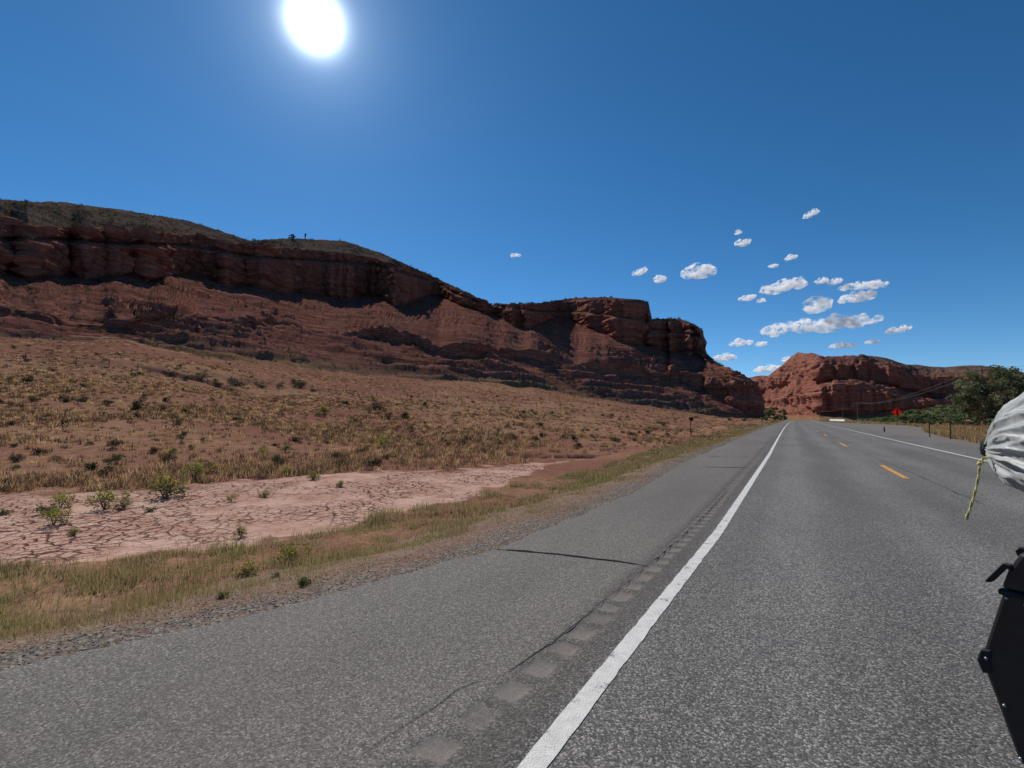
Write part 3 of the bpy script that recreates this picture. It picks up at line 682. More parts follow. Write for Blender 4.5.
# ------------------------------------------------------------------ clouds
def icosphere(sub):
    import bmesh
    bm = bmesh.new(); bmesh.ops.create_icosphere(bm, subdivisions=sub, radius=1.0)
    v = np.array([q.co[:] for q in bm.verts]); f = np.array([[k.index for k in q.verts] for q in bm.faces]); bm.free()
    return v, f
ICO4, ICO3 = icosphere(4), icosphere(3)
def cloud(px, py, wpx, hpx, label, seed, tilt=0.0):
    g = np.random.default_rng(seed); dx, dy, s = ray(px, py); r = 9000.0
    z = H_CAM + s * r; off = math.atan((px - 512) / F_PX); D = r * math.cos(off)
    W, Hh = wpx * D / F_PX * math.cos(off), hpx * D / F_PX
    right = np.array([dy, -dx, 0]); fwd = np.array([dx, dy, 0]); up = np.array([0, 0, 1.0])
    V, Fs, n = [], [], 0
    m = int(14 + 5.0 * W / Hh)
    for q in range(m):
        u = -1 + 2 * (q + g.random()) / m; env = (1 - abs(u) ** 2.2) ** 0.7
        rad = Hh * g.uniform(0.14, 0.40) * (0.22 + 0.85 * env)
        c = right * u * W * 0.5 * 1.02 + fwd * g.uniform(-0.5, 0.5) * min(W, 3 * Hh) * 0.4 + up * (g.uniform(-0.24, 0.34) * Hh * env + u * tilt * Hh)
        v, f = ICO3
        V.append(v * np.array([1.5, 1.5, 0.85]) * rad + c); Fs.append(f + n); n += len(v)
    o = mesh_obj('cloud', np.concatenate(V), np.concatenate(Fs), M['cloud'], None, True)
    md = o.modifiers.new('merge', 'REMESH'); md.mode = 'VOXEL'; md.voxel_size = Hh / 14
    sm = o.modifiers.new('soften', 'SMOOTH'); sm.iterations = 3
    bpy.context.view_layer.update()
    me = bpy.data.meshes.new_from_object(o.evaluated_get(bpy.context.evaluated_depsgraph_get())); o.modifiers.clear()
    P = np.zeros(len(me.vertices) * 3); me.vertices.foreach_get('co', P); P = P.reshape(-1, 3)
    N = np.zeros(len(me.vertices) * 3); me.vertices.foreach_get('normal', N); N = N.reshape(-1, 3)
    Q = P / Hh; fl = -0.36 * Hh + (P @ right) / (W * 0.5) * tilt * Hh
    P = P + N * (Hh * (0.20 * fbm(Q[:, 0], Q[:, 1], Q[:, 2], 1.8, 3, seed, 0.5) + 0.11))[:, None]
    P[:, 2] = np.where(P[:, 2] < fl, fl + (P[:, 2] - fl) * 0.35, P[:, 2])
    me.vertices.foreach_set('co', (P / Hh).ravel()); me.update(); o.data = me; o.scale = (Hh,) * 3; o.color = (1, 1, 1, min(1.0, 8.0 / Hh))
    o.location = (dx * r, dy * r, z)
    tag(o, label, 'cloud', 'small white clouds over the far mesa')
CLOUDS = [
 (817, 326, 116, 15, 'longest flat white cloud low in the sky over the far mesa', 0.10), (699, 272, 30, 14, 'compact puffy white cloud standing alone above the left mesa end', 0.05),
 (783, 287, 44, 11, 'long tapered white cloud above the longest flat cloud on its left', 0.15), (862, 286, 48, 9, 'upper white streak of the pair of clouds at upper right', -0.1),
 (858, 297, 34, 11, 'lower puffy cloud of the pair of clouds at upper right', 0.2), (817, 306, 19, 15, 'ragged round cloud just above the longest flat cloud', 0.1),
 (741, 343, 21, 6.5, 'small flat cloud right of the flat-topped butte', 0.0), (761, 344, 10, 5, 'tiny cloud tuft beside the small flat cloud near the butte', 0.1),
 (724, 358, 22, 7, 'small cloud touching the slope below the butte', 0.05), (770, 369, 34, 7, 'low cloud just left of the far mesa top', 0.12),
 (787, 360, 10, 5, 'tiny cloud at the left shoulder of the far mesa', 0.1), (843, 345.5, 28, 5, 'thin flat cloud right above the far mesa crest', 0.05),
 (872, 342, 14, 4, 'little cloud sliver right of the thin flat cloud', 0.1), (898, 330, 26, 6, 'slanting thin cloud rightmost in the group', 0.25),
 (640, 272, 15, 7, 'left one of two small clouds near the compact puffy cloud', 0.3), (660, 280, 9, 7, 'right one of two small clouds near the compact puffy cloud', 0.1),
 (743, 243, 13, 7, 'bright small cloud high above the butte', 0.15), (738, 233, 6, 4, 'tiny cloud fleck above the bright small high cloud', 0.0),
 (791, 258, 11, 5, 'small bright cloud between the high fleck and the long tapered cloud', 0.15), (773, 266, 10, 4, 'faint small cloud just below left of the small bright one', 0.0),
 (747, 298, 16, 6, 'short cloud left of the long tapered cloud', 0.2), (822, 281, 12, 6, 'small cloud left end of the upper right streak', 0.0), (835, 282, 12, 6, 'small cloud joining the upper right streak', 0.1),
 (811, 214, 15, 6, 'highest faint cloud wisp in the sky', 0.35), (516, 255, 9, 4, 'lone tiny cloud far left above the mesa slope', 0.1), (761, 301, 9, 4, 'tiny cloud under the long tapered cloud', 0.1)]
for i, (a, b, c, d, l, tl) in enumerate(CLOUDS): cloud(a, b, c, d, l, 300 + i, tl)

# ------------------------------------------------------------------ leaves, shrubs, trees
def leaf_quads(cent, size, g, flat=0.0, aspect=0.55):
    n = len(cent); a = g.normal(size=(n, 3)); a[:, 2] *= (1 - flat); a /= np.linalg.norm(a, axis=1, keepdims=True)
    b = g.normal(size=(n, 3)); b -= a * (a * b).sum(1, keepdims=True); b /= np.linalg.norm(b, axis=1, keepdims=True)
    s = (size * g.uniform(0.6, 1.3, n))[:, None]
    V = np.stack([cent - a * s, cent + b * s * aspect, cent + a * s, cent - b * s * aspect], 1).reshape(-1, 3)
    return V, np.arange(n * 4).reshape(-1, 4)
def tints(cols, n, g, rep, var=0.25):
    cols = np.array(cols); c = cols[g.integers(0, len(cols), n)] * g.uniform(1 - var, 1 + var, (n, 1))
    return np.repeat(np.concatenate([c, np.ones((n, 1))], 1), rep, axis=0)
def shrub_mesh(name, rad, h, n, cols, leaf, g, parent, clumps=9, tipcols=None):
    cc = g.normal(size=(clumps, 3)) * np.array([rad * 0.5, rad * 0.5, h * 0.22]) + np.array([0, 0, h * 0.48])
    c = cc[g.integers(0, clumps, n)] + g.normal(size=(n, 3)) * np.array([rad * 0.22, rad * 0.22, h * 0.17])
    c[:, 2] = np.abs(c[:, 2]) + 0.01
    V, F = leaf_quads(c, leaf, g, 0.0, 0.35); T = tints(cols, n, g, 4)
    if tipcols:
        up = np.repeat(c[:, 2] > h * 0.52, 4) & np.repeat(g.random(n) < 0.45, 4); T[up] = tints(tipcols, n, g, 4)[up]
    return mesh_obj(name, V, F, M['leaf'], parent, False, T)
def stems(parent, rad, h, g, k=6, r=0.011):
    b = MB()
    for q in range(k):
        a = g.uniform(0, 2 * math.pi); d = rad * g.uniform(0.3, 0.75)
        b.tube([(0, 0, -0.05), (math.cos(a) * d * 0.4, math.sin(a) * d * 0.4, h * 0.3), (math.cos(a) * d, math.sin(a) * d, h * g.uniform(0.55, 0.85))], [r, r * 0.7, r * 0.3], 5)
    return b.build('stem', M['bark'], parent)
SAGE = [(.075, .078, .052), (.052, .055, .038), (.105, .100, .068), (.06, .045, .035)]
DARK = [(.045, .052, .030), (.033, .036, .025), (.065, .062, .040)]
GREEN = [(.085, .115, .038), (.065, .085, .034), (.12, .135, .055)]
YEL = [(.19, .185, .08), (.14, .145, .065), (.24, .20, .10)]
YTIP = [(.44, .36, .06), (.34, .29, .08), (.52, .43, .07)]
g0 = np.random.default_rng(11)
protos = {}
def proto(key, name, label, cat, rad, h, n, cols, leaf, tip=None):
    t = thing(name, label, cat); shrub_mesh('foliage', rad, h, n, cols, leaf, g0, t, 9, tip); stems(t, rad, h, g0); protos.setdefault(key, []).append([t, False]); return t
for q in range(3): proto('sage', 'sagebrush', 'grey green sagebrush', 'shrub', 0.5, 0.75, 420, SAGE, 0.075)
for q in range(2): proto('dark', 'dark_bush', 'dark bush', 'shrub', 0.5, 0.8, 420, DARK, 0.085)
for q in range(2): proto('green', 'green_bush', 'green bush', 'shrub', 0.5, 0.7, 420, GREEN, 0.08)
for q in range(3): proto('yellow', 'rabbitbrush', 'yellow flowering rabbitbrush', 'shrub', 0.32, 0.62, 620, YEL, 0.042, YTIP)
def plant(key, loc, scale, label, group, squash=1.0):
    i = random.randrange(len(protos[key])); p, used = protos[key][i]
    sc = (scale, scale, scale * squash); rz = random.uniform(0, 6.28)
    if not used:
        protos[key][i][1] = True; p.location = loc; p.rotation_euler = (0, 0, rz); p.scale = sc; p['label'] = label; p['group'] = group; return p
    return dup(p, loc, rz, sc, label, group)

# noticeable shrubs: (picture point of the foot, width in picture units, kind, label)
def width_at(loc): return math.hypot(loc[0], loc[1]) / F_PX * math.cos(float(bearing(np.array(loc[0]), np.array(loc[1]))))
SHR = [(134, 409, 18, 'dark', 'largest dark round bush alone in the middle of the dry slope'), (81, 402, 13, 'sage', 'grey bush left of the largest dark bush on the slope'), (31, 402, 12, 'sage', 'grey bush at the left near the picture edge on the slope'),
 (68, 402, 11, 'dark', 'small dark bush close to the leftmost grey bushes'), (169, 377, 13, 'dark', 'leftmost bush in the dark row along the wash'), (185, 380, 10, 'sage', 'second bush in the dark row along the wash'),
 (200, 382, 17, 'sage', 'wide bush in the dark row along the wash'), (216, 386, 9, 'dark', 'small dark bush between two wide ones along the wash'), (237, 387, 18, 'sage', 'widest grey bush in the row along the wash'),
 (260, 388, 9, 'dark', 'narrow dark bush right of the widest grey wash bush'), (279, 388, 9, 'sage', 'low grey bush in the gap of the wash row'), (296, 387, 16, 'sage', 'right end bush of the wash row'),
 (235, 421, 9, 'dark', 'dark bush halfway down the slope'), (61, 443, 7, 'dark', 'small dark tuft on the red slope near the left edge'), (155, 453, 15, 'dark', 'low dark bush just above the mud flat'),
 (117, 460, 15, 'green', 'green grey bush above the mud flat, left of a low dark bush'), (18, 468, 10, 'green', 'green bush near the mud flat at far left'), (47, 514, 22, 'green', 'bright green clump on the edge of the mud flat at left'),
 (5, 515, 14, 'green', 'green clump cut off at the left edge by the mud'), (150, 512, 13, 'green', 'green plant amid yellow ones on the mud edge'), (378, 413, 22, 'sage', 'wide sagebrush clump on the plain below the cliff'),
 (403, 418, 13, 'dark', 'dark sagebrush beside the wide clump on the plain'), (385, 419, 12, 'sage', 'low sagebrush under the wide clump on the plain'), (301, 388, 14, 'sage', 'grey sagebrush past the end of the wash row'),
 (535, 440, 9, 'dark', 'dark bush near the grass verge on the plain'), (657, 441, 8, 'dark', 'dark bush close left of the small roadside sign'), (610, 418, 9, 'sage', 'grey bush at the foot of the red slope'),
 (663, 426, 9, 'sage', 'sagebrush behind the small roadside sign post'), (745, 421, 8, 'green', 'green bush under the dark end of the cliff'), (730, 421, 7, 'green', 'pale green bush left of the cliff end bush')]
for px, py, wd, k, l in SHR:
    loc = on_ground(px, py); plant(k, (loc[0], loc[1], loc[2] - 0.03), wd * width_at(loc) / 1.25, l, 'larger shrubs on the dry plain', 0.8)
YLW = [(53, 525, 18, 'yellow rabbitbrush on the mud at the left'), (60, 508, 15, 'yellow green bush behind the left mud rabbitbrush'), (105, 510, 20, 'wide yellow bush on the far edge of the mud'), (124, 508, 12, 'tall thin yellow bush by the wide one'),
 (165, 498, 26, 'largest yellow and green rabbitbrush clump on the mud edge'), (195, 480, 18, 'yellow topped bush right of the largest clump'), (172, 458, 10, 'small yellow bush high above the mud clump'), (74, 535, 9, 'sparse yellow sprig out on the cracked mud'),
 (241, 537, 12, 'yellow weed at the near edge of the mud'), (232, 502, 8, 'thin stalk standing on the mud'), (265, 497, 9, 'brownish yellow weed on the mud'), (287, 476, 11, 'yellow bush at the far mud edge in the middle'),
 (313, 480, 10, 'yellow green weed right of the middle mud bush'), (341, 487, 8, 'olive weed standing in the pale mud'), (384, 449, 13, 'bright yellow bush on the plain past the mud'), (323, 413, 9, 'small yellow bush by the little gully'),
 (290, 565, 20, 'bright yellow flowering bush in the roadside grass'), (247, 577, 18, 'yellow flowering weed left of the bright one in the verge'), (285, 452, 8, 'pale yellow bush on the plain above the mud'), (262, 455, 8, 'faded yellow shrub on the plain above the mud')]
for px, py, wd, l in YLW:
    loc = on_ground(px, py); plant('yellow', (loc[0], loc[1], loc[2] - 0.02), wd * width_at(loc) / 0.54, l, 'yellow flowering bushes around the mud flat', 0.85)
for px, py, wd, l in ((223, 598, 16, 'green weed at the edge of the gravel shoulder, second from the left'), (149, 606, 12, 'dark green weed at the gravel edge, furthest left'), (305, 585, 20, 'round green weed by the asphalt edge'), (275, 578, 14, 'green weed behind the round one by the asphalt')):
    loc = on_ground(px, py); plant('green', (loc[0], loc[1], loc[2] - 0.02), wd * width_at(loc) / 1.25, l, 'weeds on the gravel verge', 0.9)
SCAT = 215; k = 0
while k < SCAT:
    px = random.uniform(0, 700); foot = float(np.interp(px, [0, 125, 250, 345, 490, 603, 703], [345, 345, 368, 377, 388, 404, 417])); near = float(np.interp(px, [0, 252, 455, 600, 700], [488, 472, 462, 446, 432]))
    py = foot + (near - foot) * random.random() ** 1.25
    loc = on_ground(px, py)
    if abs(fbm(np.array(loc[0]), np.array(loc[1]), 0, 0.05, 3, 71)) < 0.05 and random.random() < 0.5: continue
    plant(random.choice(['sage', 'dark', 'sage']), (loc[0], loc[1], loc[2] - 0.03), random.uniform(0.45, 1.15) * (0.4 + 0.8 * min(1, math.hypot(*loc[:2]) / 120)), 'small dark sagebrush scattered over the dry slope below the cliffs', 'sagebrush scattered over the slope', random.uniform(0.6, 0.95)); k += 1

def tree(name, label, cat, loc, H, W, n, cols, leaf, g, clumps, trunks, group=None, crown_low=0.15, shape=None):
    t = thing(name, label, cat, loc, 0, group)
    b = MB(); tips = []
    for q in range(trunks):
        a = g.uniform(0, 6.28); l = g.uniform(0.1, 0.35) * W
        p1 = Vector((math.cos(a) * l * 0.3, math.sin(a) * l * 0.3, H * 0.28)); p2 = Vector((math.cos(a) * l, math.sin(a) * l, H * g.uniform(0.55, 0.8)))
        base = Vector((g.uniform(-0.2, 0.2), g.uniform(-0.2, 0.2), -0.2)) * (W * 0.1)
        b.tube([base, p1, p2], [H * 0.024, H * 0.017, H * 0.006], 7); tips += [p1, p2]
    b.build('trunk', M['bark'], t)
    lb = MB()
    cc = []
    for q in range(clumps):
        if shape: c = shape(g)
        else:
            u = g.normal(size=3); u /= np.linalg.norm(u); u *= g.uniform(0.45, 1.0) ** 0.6
            c = np.array([u[0] * W * 0.43, u[1] * W * 0.43, H * (crown_low + (1 - crown_low) * (0.5 + 0.44 * u[2]))])
        cc.append(c)
        if q < clumps // 2:
            s = min(tips, key=lambda p: (p - Vector(c)).length); mid = (s + Vector(c)) / 2 + Vector(g.normal(size=3)) * H * 0.02
            lb.tube([s, mid, Vector(c)], [H * 0.008, H * 0.005, H * 0.002], 5)
    if lb.v: lb.build('limb', M['bark'], t)
    cc = np.array(cc); sz = g.uniform(0.6, 1.25, clumps)
    idx = g.integers(0, clumps, n); off = g.normal(size=(n, 3)); off /= np.linalg.norm(off, axis=1, keepdims=True); off *= (g.random(n) ** 0.5)[:, None]
    c = cc[idx] + off * sz[idx][:, None] * np.array([W, W, H * 0.75]) * 0.085
    c[:, 2] = np.maximum(c[:, 2], 0.05)
    V, F = leaf_quads(c, leaf, g)
    ct = np.array(cols)[g.integers(0, len(cols), clumps)][idx] * g.uniform(0.75, 1.25, (n, 1))
    mesh_obj('crown', V, F, M['leaf'], t, False, np.repeat(np.concatenate([ct, np.ones((n, 1))], 1), 4, axis=0))
    return t
gt = np.random.default_rng(5)
def at_depth(px, r):
    dx, dy, s = ray(px, 420); return dx * r, dy * r, float(ground_z(np.array(dx * r), np.array(dy * r)))
COTT = [(.15, .165, .095), (.115, .13, .075), (.19, .20, .12), (.085, .095, .06), (.24, .235, .16)]
x, y, z = at_depth(996, 98)
tree('cottonwood_tree', 'big spreading green cottonwood tree beside the road behind the grey bag', 'tree', (x, y, z - 0.1), 9.8, 11.0, 15000, COTT, 0.17, gt, 120, 6, None, 0.03)
x, y, z = at_depth(1050, 112)
tree('cottonwood_tree', 'second green tree behind the grey bag at the right picture edge', 'tree', (x, y, z - 0.1), 9.6, 13.0, 11000, COTT, 0.18, gt, 80, 4, None, 0.03)
WIL = [(.20, .245, .125), (.16, .20, .105), (.235, .27, .15), (.12, .15, .08)]
for px, r, Hh, W, l in ((905, 150, 3.4, 7, 'low willow bush right beside the orange diamond sign'), (917, 150, 4.3, 7, 'round willow bush second right of the orange sign'), (929, 142, 4.3, 7, 'willow bush behind the black post'), (941, 140, 4.6, 8, 'willow bush behind and between the two black posts'),
                        (953, 135, 4.8, 8, 'willow bush behind the taller black post'), (964, 130, 5.0, 8, 'tall willow bush touching the big cottonwood'), (888, 175, 2.4, 6, 'small willow bush left of the orange sign'), (976, 118, 3.6, 6, 'willow bush under the big cottonwood'),
                        (868, 230, 1.6, 9, 'low dark willow thicket behind the roadside field at left'), (880, 215, 1.9, 9, 'low willow thicket behind the field near the orange sign'), (1012, 84, 2.4, 5, 'small bush in dry grass close to the grey bag')):
    x, y, z = at_depth(px, r); tree('willow_bush', l, 'bush', (x, y, z - 0.1), Hh, W, 2400, WIL, 0.17, gt, 34, 4, 'willow bushes along the river', 0.0)
x, y, z = at_depth(775.5, 300); tree('round_tree', 'lone round green tree where the road meets the far cliff', 'tree', (x, y, z - 1), 9.5, 12, 5500, WIL, 0.42, gt, 30, 3)
x, y, z = at_depth(783, 330); tree('round_tree', 'smaller green tree right of the lone round one at the end of the road', 'tree', (x, y, z - 1), 5, 5, 2200, WIL, 0.4, gt, 16, 3)
x, y, z = at_depth(767, 420); tree('round_tree', 'low pale green tree in the shade of the cliff end', 'tree', (x, y, z - 1), 4, 14, 1500, WIL, 0.5, gt, 14, 3)
# junipers on the skyline
def hill_point(px, row):
    cols, G, lab = HL; i = int(np.argmin(np.abs(cols - px))); j = int(np.argmin(np.abs(lab - row))); return G[i, j]
JUN = [(.022, .030, .022), (.03, .036, .026), (.016, .02, .016)]
def juniper(px, hp, wp, n, label, clumps, shape=None):
    p = hill_point(px, 8.97); u = math.hypot(p[0], p[1]) / F_PX * math.cos(float(bearing(p[0], p[1]))); H, W = hp * u, wp * u
    sh = (lambda g: (lambda q: np.array([g.normal() * W * 0.26 * (1 - q), g.normal() * W * 0.26 * (1 - q), H * (0.08 + 0.9 * q)]))(g.random())) if shape else None
    tree('juniper_tree', label, 'tree', (p[0], p[1], p[2] - 0.12 * H), H, W, n, JUN, 0.10 * H if not shape else 0.06 * H, gt, clumps, 2, None, 0.05, sh)
juniper(292, 5.5, 8.5, 1100, 'dark round juniper on the mesa skyline', 16)
juniper(305.5, 8, 3.6, 900, 'dark pointed juniper on the mesa skyline beside the round one', 16, True)
juniper(340, 2.6, 3.0, 300, 'tiny juniper on the skyline right of the pointed one', 8)
juniper(488, 3, 3.6, 300, 'small juniper where the first mesa ends on the skyline', 8); juniper(411, 2.6, 3.0, 300, 'tiny juniper partway down the mesa skyline', 8)

# scrub dotting the mesa slopes (nobody could count it)
def build_scrub():
    cols, G, lab = HL; g = np.random.default_rng(23); n = 8200
    rows = np.where(((lab > 0.9) & (lab < 3.95)) | ((lab > 6.95) & (lab < 8.95)) | ((lab > 5.0) & (lab < 5.95)))[0]
    ci = g.integers(30, len(cols) - 40, n); ri = rows[g.integers(0, len(rows), n)]
    P = G[ci, ri]; keep = fbm(P[:, 0], P[:, 1], P[:, 2], 0.04, 3, 91) + g.uniform(-0.35, 0.35, n) > 0.02; P = P[keep]
    k = 26; s = g.uniform(0.3, 1.0, len(P)) ** 1.6 * 1.5 * np.hypot(P[:, 0], P[:, 1]) / 360
    c = P[:, None] + g.normal(size=(len(P), k, 3)) * s[:, None, None] * np.array([0.42, 0.42, 0.26]) + np.array([0, 0, 1]) * s[:, None, None] * 0.35
    V, F = leaf_quads(c.reshape(-1, 3), np.repeat(s * 0.28, k), g); base = np.array([(.075, .085, .042), (.05, .056, .034), (.10, .095, .055), (.06, .05, .036)])[g.integers(0, 4, len(P))]
    T = np.repeat(np.repeat(np.concatenate([base, np.ones((len(P), 1))], 1), k, 0) * np.r_[1, 1, 1, 1], 4, 0)
    tag(mesh_obj('scrub', V, F, M['leaf'], None, False, T), 'low grey green scrub dotting the red mesa slopes', 'scrub', None, 'stuff')
build_scrub()

# ------------------------------------------------------------------ grass and gravel
def blades(P, h, wid, g, lean=0.45):
    n = len(P); a = g.uniform(0, 2 * math.pi, n); d = np.stack([np.cos(a), np.sin(a), 0 * a], 1)
    la = g.uniform(0, 2 * math.pi, n); tip = np.stack([np.cos(la), np.sin(la), 0 * la], 1) * (h * lean * g.random(n))[:, None] + np.array([0, 0, 1]) * h[:, None]
    V = np.stack([P - d * wid[:, None] / 2, P + d * wid[:, None] / 2, P + tip], 1)
    return V.reshape(-1, 3), np.arange(3 * n).reshape(-1, 3)
GV = [(.205, .205, .092), (.155, .170, .080), (.255, .230, .115), (.295, .250, .135), (.21, .20, .098)]
GD = [(.27, .205, .115), (.34, .26, .155), (.22, .165, .095), (.17, .12, .072)]
def build_grass():
    g = np.random.default_rng(31)
    # verge: tufts between the gravel and the mud, thinning into the distance
    n = 34000; v = np.exp(g.uniform(math.log(2.2), math.log(230), n)) - 2.0
    lim = np.interp(v, [0, 4, 10, 20, 35, 60, 230], [6.2, 6.0, 4.8, 4.0, 4.8, 6, 8])
    wl = 0.05 + g.random(n) ** 0.8 * lim
    x = left_x(v) - wl; pm = pan_mask(x, v)
    b, r = bearing(x, v), np.hypot(x, v)
    rn = np.interp(b, _nb, _nr, right=1e4)
    dens = np.clip(0.66 + 0.34 * sstep(0.0, 1.3, wl + 1.6 * fbm(x, v, 0, 0.7, 4, 81)), 0, 1) * (1 - 0.97 * pm)
    dens *= np.clip(0.58 + 1.9 * fbm(x, v, 0, 1.3, 4, 82), 0.13, 1)
    k = g.random(n) < dens; x, v, wl, r = x[k], v[k], wl[k], r[k]
    m = 9; big = np.clip(fbm(x, v, 0, 0.9, 3, 83) * 1.1 + 0.8, 0.3, 1.5) * g.uniform(0.6, 1.25, len(x)); dry = fbm(x, v, 0, 0.6, 3, 84)
    px = (x[:, None] + g.normal(size=(len(x), m)) * 0.05 * (1 + r[:, None] * 0.03)).ravel(); py = (v[:, None] + g.normal(size=(len(x), m)) * 0.05 * (1 + r[:, None] * 0.03)).ravel()
    R_ = np.repeat(r, m); h = np.repeat(big, m) * g.uniform(0.04, 0.165, len(px)); h *= np.repeat(0.40 + 0.70 * sstep(0.3, 2.6, wl), m)
    wid = np.maximum(0.004, R_ * 0.0011) * g.uniform(0.7, 1.4, len(px))
    P = np.stack([px, py, ground_z(px, py) - 0.01], 1); V, F = blades(P, h, wid, g)
    T = tints(GV, len(px), g, 3); isdry = np.repeat(np.repeat(dry, m) + g.uniform(-0.5, 0.5, len(px)) > 0.06, 3); T[isdry] = tints(GD, len(px), g, 3)[isdry]
    tag(mesh_obj('grass', V, F, M['grass'], None, False, T), 'olive and straw coloured grass along the asphalt edge', 'grass', None, 'stuff')
    # dry bunch grass over the plain
    n = 70000; b = g.uniform(b_of(-140), b_of(775), n); r0 = np.interp(b, _pb, _pr, right=42) * 0.97; r1 = np.interp(b, _fb, _fr) * 1.04
    r = r0 * np.exp(g.random(n) ** 0.8 * np.log(r1 / r0)); x = r * (np.sin(b) * CY - np.cos(b) * SY); y = r * (np.sin(b) * SY + np.cos(b) * CY)
    k = (g.random(n) < np.clip(0.38 + 1.9 * fbm(x, y, 0, 0.11, 5, 85), 0.09, 1)) & (left_x(y) - x > 3.5) & (pan_mask(x, y) < g.random(n) * 0.5); x, y, r = x[k], y[k], r[k]
    m = 14; sp = 0.07 + 0.0010 * r
    px = (x[:, None] + g.normal(size=(len(x), m)) * sp[:, None]).ravel(); py = (y[:, None] + g.normal(size=(len(x), m)) * sp[:, None]).ravel(); R_ = np.repeat(r, m)
    h = g.uniform(0.08, 0.34, len(px)) * np.repeat(g.uniform(0.5, 1.2, len(x)), m); wid = np.maximum(0.008, R_ * 0.0012) * g.uniform(0.7, 1.4, len(px))
    P = np.stack([px, py, ground_z(px, py) - 0.01], 1); V, F = blades(P, h, wid, g, 0.7)
    tc_ = np.array([(.42, .285, .16), (.50, .35, .20), (.35, .225, .13), (.29, .18, .105), (.19, .115, .072), (.11, .076, .052), (.085, .064, .046), (.10, .062, .044), (.075, .06, .042)])[g.integers(0, 9, len(x))]
    T = np.repeat(np.concatenate([np.repeat(tc_, m, 0) * g.uniform(0.8, 1.2, (len(px), 1)), np.ones((len(px), 1))], 1), 3, 0)
    tag(mesh_obj('dry_grass', V, F, M['grass'], None, False, T), 'straw coloured dry bunch grass over the plain', 'grass', None, 'stuff')
    # right side: golden grass beyond the turnout
    n = 26000; v = np.exp(g.uniform(math.log(12), math.log(240), n)); wr = 0.3 + g.random(n) ** 1.1 * (6 + v * 0.28); x = right_x(v) + wr
    r = np.hypot(x, v); k = g.random(n) < np.clip(0.7 + fbm(x, v, 0, 0.2, 3, 86), 0.1, 1); x, v, r = x[k], v[k], r[k]; m = 7
    px = (x[:, None] + g.normal(size=(len(x), m)) * 0.12).ravel(); py = (v[:, None] + g.normal(size=(len(x), m)) * 0.12).ravel(); R_ = np.repeat(r, m)
    h = g.uniform(0.1, 0.5, len(px)); wid = np.maximum(0.008, R_ * 0.0012) * g.uniform(0.7, 1.4, len(px))
    P = np.stack([px, py, ground_z(px, py) - 0.01], 1); V, F = blades(P, h, wid, g, 0.6)
    tag(mesh_obj('dry_grass', V, F, M['grass'], None, False, tints(GD + [(.38, .27, .13), (.42, .31, .16), (.36, .25, .11)], len(px), g, 3)), 'golden dry grass beyond the turnout right of the road', 'grass', None, 'stuff')
build_grass()

def build_gravel():
    g = np.random.default_rng(37); n = 9000; v = np.exp(g.uniform(math.log(2), math.log(40), n)) - 1.6
    x = left_x(v) - np.abs(g.normal(size=n)) * 0.5; k = (left_x(v) - x > -0.02); x, v = x[k], v[k]; n = len(x)
    s = 0.003 + 0.009 * g.random(n) ** 3 + 0.0003 * v; z = ground_z(x, v)
    o = np.array([(1, 0, 0), (-1, 0, 0), (0, 1, 0), (0, -1, 0), (0, 0, .7), (0, 0, -.7)]); f = np.array([(0, 2, 4), (2, 1, 4), (1, 3, 4), (3, 0, 4), (2, 0, 5), (1, 2, 5), (3, 1, 5), (0, 3, 5)])
    V = np.stack([x, v, z + s * 0.2], 1)[:, None] + o[None] * s[:, None, None] * g.uniform(0.6, 1.35, (n, 6, 1)); F = (np.arange(n)[:, None, None] * 6 + f[None]).reshape(-1, 3)
    tag(mesh_obj('gravel', V.reshape(-1, 3), F, M['grass_stone'], None, False, tints([(.20, .18, .16), (.28, .25, .22), (.15, .135, .12), (.34, .31, .27)], n, g, 6)), 'loose grey gravel strewn along the asphalt edge', 'gravel', None, 'stuff')
t_ = NT('gravel_stone'); M['grass_stone'] = t_.base(t_.attr('tint'), 0.9)
build_gravel()

# ------------------------------------------------------------------ roadside furniture
def facing(loc): return math.atan2(loc[0], -loc[1]) if False else math.atan2(-loc[0], loc[1])     # +y of the thing points away from the viewer
def mile_sign():
    loc = on_ground(691, 436); t = thing('mile_marker', 'small dark roadside sign on a thin post in the left verge', 'sign', loc, 0)
    MB().tube([(0, 0, -0.3), (0, 0, 2.35)], 0.06, 8).build('post', M['steel'], t)
    MB().box((0.17, -0.02, 2.12), (0.32, 0.012, 0.50)).build('sign_panel', M['steel'], t, bevel=0.01)
    MB().box((-0.10, -0.02, 2.20), (0.22, 0.012, 0.30)).build('sign_panel', M['steel'], t, bevel=0.01)
    MB().box((0.02, -0.012, 2.30), (0.5, 0.02, 0.03)).build('bracket', M['steel'], t)
mile_sign()
def post(px, py, h, label, cap=True, r=0.03, rz=0):
    loc = on_ground(px, py); t = thing('delineator_post', label, 'post', loc, rz, 'thin posts along the road')
    MB().box((0, 0, h / 2 - 0.1), (r * 2, r * 0.9, h + 0.2)).box((0, r * 0.7, h / 2 - 0.1), (r * 0.6, r, h + 0.19)).build('post', M['steel'], t)
    if cap: MB().box((0, -r * 0.8, h - 0.14), (r * 2.6, 0.008, 0.16)).build('reflector', M['signback'], t, bevel=0.004)
post(930, 438, 1.25, 'shorter of two thin black posts in golden grass right of the road'); post(951, 440, 1.55, 'taller of two thin black posts in golden grass right of the road')
post(884.5, 432.5, 0.55, 'short stub post casting a shadow on the turnout', False, 0.06); post(762, 427, 1.5, 'thin distant post in the left verge near the cliff end')

